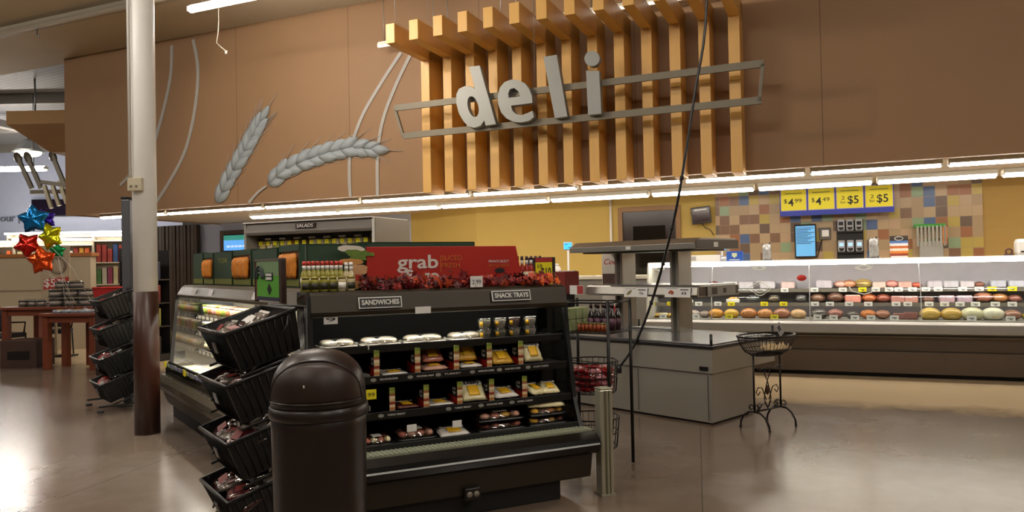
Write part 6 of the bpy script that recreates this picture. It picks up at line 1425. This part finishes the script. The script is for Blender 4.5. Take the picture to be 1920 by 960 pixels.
star(84, 411, 11.25, .17, '#3a22a0', 'purple foil star balloon half hidden behind the blue one', 20, .3)
star(63, 411, 11.0, .235, '#1878c0', 'bright blue foil star balloon at the top of the bunch', 10, .1)
star(95, 443, 10.95, .215, '#cfcf18', 'yellow foil star balloon on the right of the bunch', -10, .35)
star(52, 459, 10.95, .2, '#c8261c', 'red foil star balloon on the left of the bunch', 15, .55)
star(78, 488, 10.8, .22, '#e0501c', 'orange foil star balloon lowest in the bunch', 5, .15)
star(108, 470, 11.3, .12, '#1c9a5a', 'small green foil star balloon peeping out behind the yellow one', 30, 0)
wt = T('balloon_weight', 'small silver weight on the front table that holds the balloon ribbons', 'weight', N0, (-6.85, 11.85, .901)); MB().lathe([(0, 0), (.05, 0), (.05, .04), (.02, .07), (0, .075)], 16).build('base', STEEL, wt); MB().tube([(math.cos(a)*.015, 0, .085+math.sin(a)*.015) for a in [i*PI/6 for i in range(12)]], .004, 5, closed=True).build('ring', STEEL, wt)

# ---- far wall: writing, dark sign, cutlery sculpture, timber box, lamps
r = T('wall_lettering', 'grey words our pri on the pale blue far wall', 'sign', N0, (-18.1, 26.95, 3.62)); text(r, 'our pri', 1.05, .27, mat('word_grey', '#6a6f7c', .5), (0, 0, 0), ext=.02, bold=.004)
r = T('dark_wall_sign', 'blank black sign box on the far blue wall behind the balloons', 'sign', N0, (-16.5, 26.9, 3.65)); MB().rbox(-.9, .9, -.1, .09, 0, .62, .02).build('sign_box', mat('sign_black', '#120e1a', .3), r); MB().box(-.86, .86, -.11, -.1, .04, .58).build('sign_face', mat('sign_face', '#17101f', .2), r)
r = T('cutlery_sculpture', 'dark metal sculpture of giant leaning utensils by the bulkhead end', 'wall decoration', N0, (-11.1, 18.6, 3.6))
UT = mat('utensil_metal', '#5d574b', .35, metal=.6, var=.2)
MB().box(-1.2, .5, .3, .4, 3.3-3.6+.3, .1).build('mount', UT, r)
for k, (x, a) in enumerate(((-.95, -.42), (-.72, -.4), (-.1, -.38))):
    Rm = Matrix.Translation((x, 0, .1)) @ Matrix.Rotation(a, 4, 'Y'); MB().box(-.05, .05, -.03, .03, 0, .75, Rm).add([], []).build('handle', UT, r)
    q = MB().ball((0, 0, .85), (.1, .03, .16), 12, 8); q.v = [tuple(Rm @ Vector(v)) for v in q.v]; q.build('bowl', UT, r)
for k in range(4): MB().box(-.6+k*.2, -.52+k*.2, -.04, .04, -.25, .35, Matrix.Rotation(-.3, 4, 'Y')).build('tine', mat('utensil_pale', '#9a927c', .35, metal=.5), r)
MB().box(-.75, .3, -.05, .05, .1, .2, Matrix.Rotation(.15, 4, 'Y')).build('crossbar', UT, r)
for x in (-.9, .0): MB().tube([(x, 0, .6), (x, 0, 2.5)], .01, 5).build('hanging_wire', STEEL, r)
r = T('timber_canopy', 'tan timber box canopy hanging left of the bulkhead', 'canopy', N0, (-10.75, 17.0, 4.3)); 
b = MB().mat(0).box(-.5, 1.2, -.5, .8, .6, .9).mat(1); b.add([(-.5, -.5, .6), (1.2, -.5, .6), (1.2, .8, .6), (-.5, .8, .6), (.3, -.2, .0), (1.2, -.2, .0), (1.2, .5, .0), (.3, .5, .0)], [(0, 1, 5, 4), (1, 2, 6, 5), (2, 3, 7, 6), (3, 0, 4, 7), (4, 5, 6, 7)])
b.build('canopy_box', [mat('canopy_tan', '#a07840', .5, var=.1), mat('canopy_board', '#866440', .5, var=.15, vs=4, stretch=(.3, 1, 8))], r)
for x in (-.3, 1.0): MB().tube([(x, .2, .9), (x, .2, 1.8)], .02, 6).build('hanger', STEEL, r)
strip(N0, -17.2, -13.2, 21, 4.55, TUBE_S, 'lit fluorescent strip at the far left by the blue wall', 'strips hanging from the store ceiling', w=.2, hang=1.55)
r = T('high_bay_lamp', 'round glowing high bay lamp at the far left under the deck', 'light fixture', N0, (-15.0, 23.0, 5.25)); MB().lathe([(.12, .5), (.2, .4), (.42, .12), (.44, .1), (.1, .5)], 20).build('reflector', STEEL, r); MB().ball((0, 0, .1), (.36, .36, .14), 16, 8).build('lamp', mat('lamp_glow', '#fff6e0', .5, var=0, emit=9, ecol='#fff4dc'), r); MB().tube([(0, 0, .5), (0, 0, .85)], .02, 6).build('cord', MATTE, r)
# beams of the deck
b = MB()
for k in range(4): 
    y = 15+k*3.6; struct(MB().box(-32, -10.6, y, y+.18, 5.85, 6.1), 'ceiling_beam', mat('beam_grey', '#77746f', .6, metal=.2))
struct(MB().box(-.12, .12, 0, 16, 0, .2), 'ceiling_beam', mat('beam_grey', '#77746f')).matrix_world = Matrix.Translation((-15.2, 13.5, 5.7)) @ Matrix.Rotation(-.12, 4, 'Z')
# ---- lit gondolas with goods at the back of the store
GC = ['#b8862c', '#8a2f28', '#3a6a9a', '#c8c0b0', '#4a7a3a', '#c05a28', '#7a4a8a', '#d8d0a0', '#9a3a5a', '#2f4a7a']
GM = [mat('goods_%d' % k, c, .45, var=.25, vs=6) for k, c in enumerate(GC)]
SHW = mat('gondola_white', '#d6cdb8', .5, var=.04)
def gondola(x, y, w, h, nl, label, rz, who, tone=None):
    f_ = Fr(x, y, rz)
    r = T('store_shelving', label, 'shelving', f_, (0, 0, 0), group='lit shelving at the back of the store')
    MB().box(-w/2, w/2, .3, .35, 0, h).build('back_panel', SHW, r)
    for k in range(nl+1): MB().box(-w/2, w/2, -.1, .3, .1+k*(h-.2)/nl-.03, .1+k*(h-.2)/nl).build('shelf', SHW, r)
    for sx in (-1, 1): MB().box(sx*w/2-.02, sx*w/2+.02, -.1, .35, 0, h).build('upright', SHW, r)
    MB().box(-w/2, w/2, -.25, -.1, h, h+.06).build('canopy_lamp', mat('lit_gondola', '#fff8ea', .5, var=0, emit=14, ecol='#fff6e6'), r)
    n = min(26, int(w/.14)); rd = random.Random(int(x*10))
    for k in range(nl-2 if 'far ' in who else 0, nl):
        z = .1+k*(h-.2)/nl; gap = (h-.2)/nl
        for i in range(n):
            hh = gap*rd.uniform(.5, .85); q = T('grocery_package', 'packet on the %s, level %s, %s along' % (who, ORD[k], ORD[i]), 'grocery', f_, (-w/2+.12+i*(w-.12)/n, .05, z+.001), group='groceries on the '+who)
            MB().rbox(-.055, .055, -.07, .07, 0, hh, .012).build('box', rd.choice(tone or GM), q)
WARM = [GM[0], GM[1], GM[3], GM[5], GM[7]]
gondola(-12.55, 20.4, 2.0, 2.45, 4, 'lit white shelving of warm-toned packets between the balloons and the pole', 20, 'shelving right of the balloons', WARM)
gondola(-10.35, 19.6, 1.3, 2.5, 4, 'lit shelving of bright packets seen just left of the grey post', 20, 'shelving beside the grey post')
gondola(-17.5, 24.5, 3.6, 2.6, 4, 'lit shelving far left above the low wall', 0, 'far left shelving')
gondola(-15.0, 25.9, 5.2, 2.95, 4, 'longest lit shelving along the far blue wall', 0, 'far wall shelving')
r = T('checkout_monitor', 'dark monitor back standing above the cake boxes', 'monitor', N0, (-8.3, 16.5, 0)); MB().rbox(-.3, .3, -.03, .03, 1.28, 1.68, .02).build('housing', MATTE, r); MB().box(-.04, .04, -.03, .03, .9, 1.3).build('neck', MATTE, r); MB().box(-.4, .4, -.3, .3, 0, .92).build('counter_stand', mat('ctr_dark', '#2c2826', .5), r)

# ================================================================ track spotlights on the sign
def spot(loc, tgt, power, ang, label, col=(1, .86, .66)):
    d = (Vector(tgt)-Vector(loc)).normalized(); r = T('track_spotlight', label, 'light fixture', N0, tuple(loc), group='spotlights aimed at the bulkhead')
    Rm = d.to_track_quat('-Z', 'Y').to_matrix().to_4x4()
    q = MB().lathe([(.0, .12), (.05, .12), (.07, -.08), (.062, -.08), (.045, .1), (0, .1)], 20); q.v = [tuple(Rm @ Vector(v)) for v in q.v]; q.build('lamp_can', MATTE, r)
    MB().tube([(0, 0, .05), (0, 0, 5.94-loc[2])], .012, 6).build('stem', MATTE, r)
    ld = bpy.data.lights.new('spot_beam', 'SPOT'); ld.energy = power; ld.spot_size = math.radians(ang); ld.spot_blend = .7; ld.shadow_soft_size = .06; ld.color = col
    o = bpy.data.objects.new('spot_beam', ld); COL.objects.link(o); o.parent = r; o.matrix_local = Matrix.Translation(d*.1) @ Rm
spot(W.pt(-7.2, 5.6, 5.5), W.pt(-3.6, 9.95, 3.6), K_SPOT*5, 62, 'ceiling spotlight aimed at the deli sign from the left')
spot(W.pt(-6.6, 5.2, 5.5), W.pt(-3.2, 9.95, 3.8), K_SPOT*3, 62, 'ceiling spotlight aimed at the deli sign from further out')
spot(W.pt(-9.8, 6.2, 5.5), W.pt(-8.8, 10.37, 3.9), K_SPOT*2.5, 75, 'ceiling spotlight aimed at the wheat mural')
fit_texts()
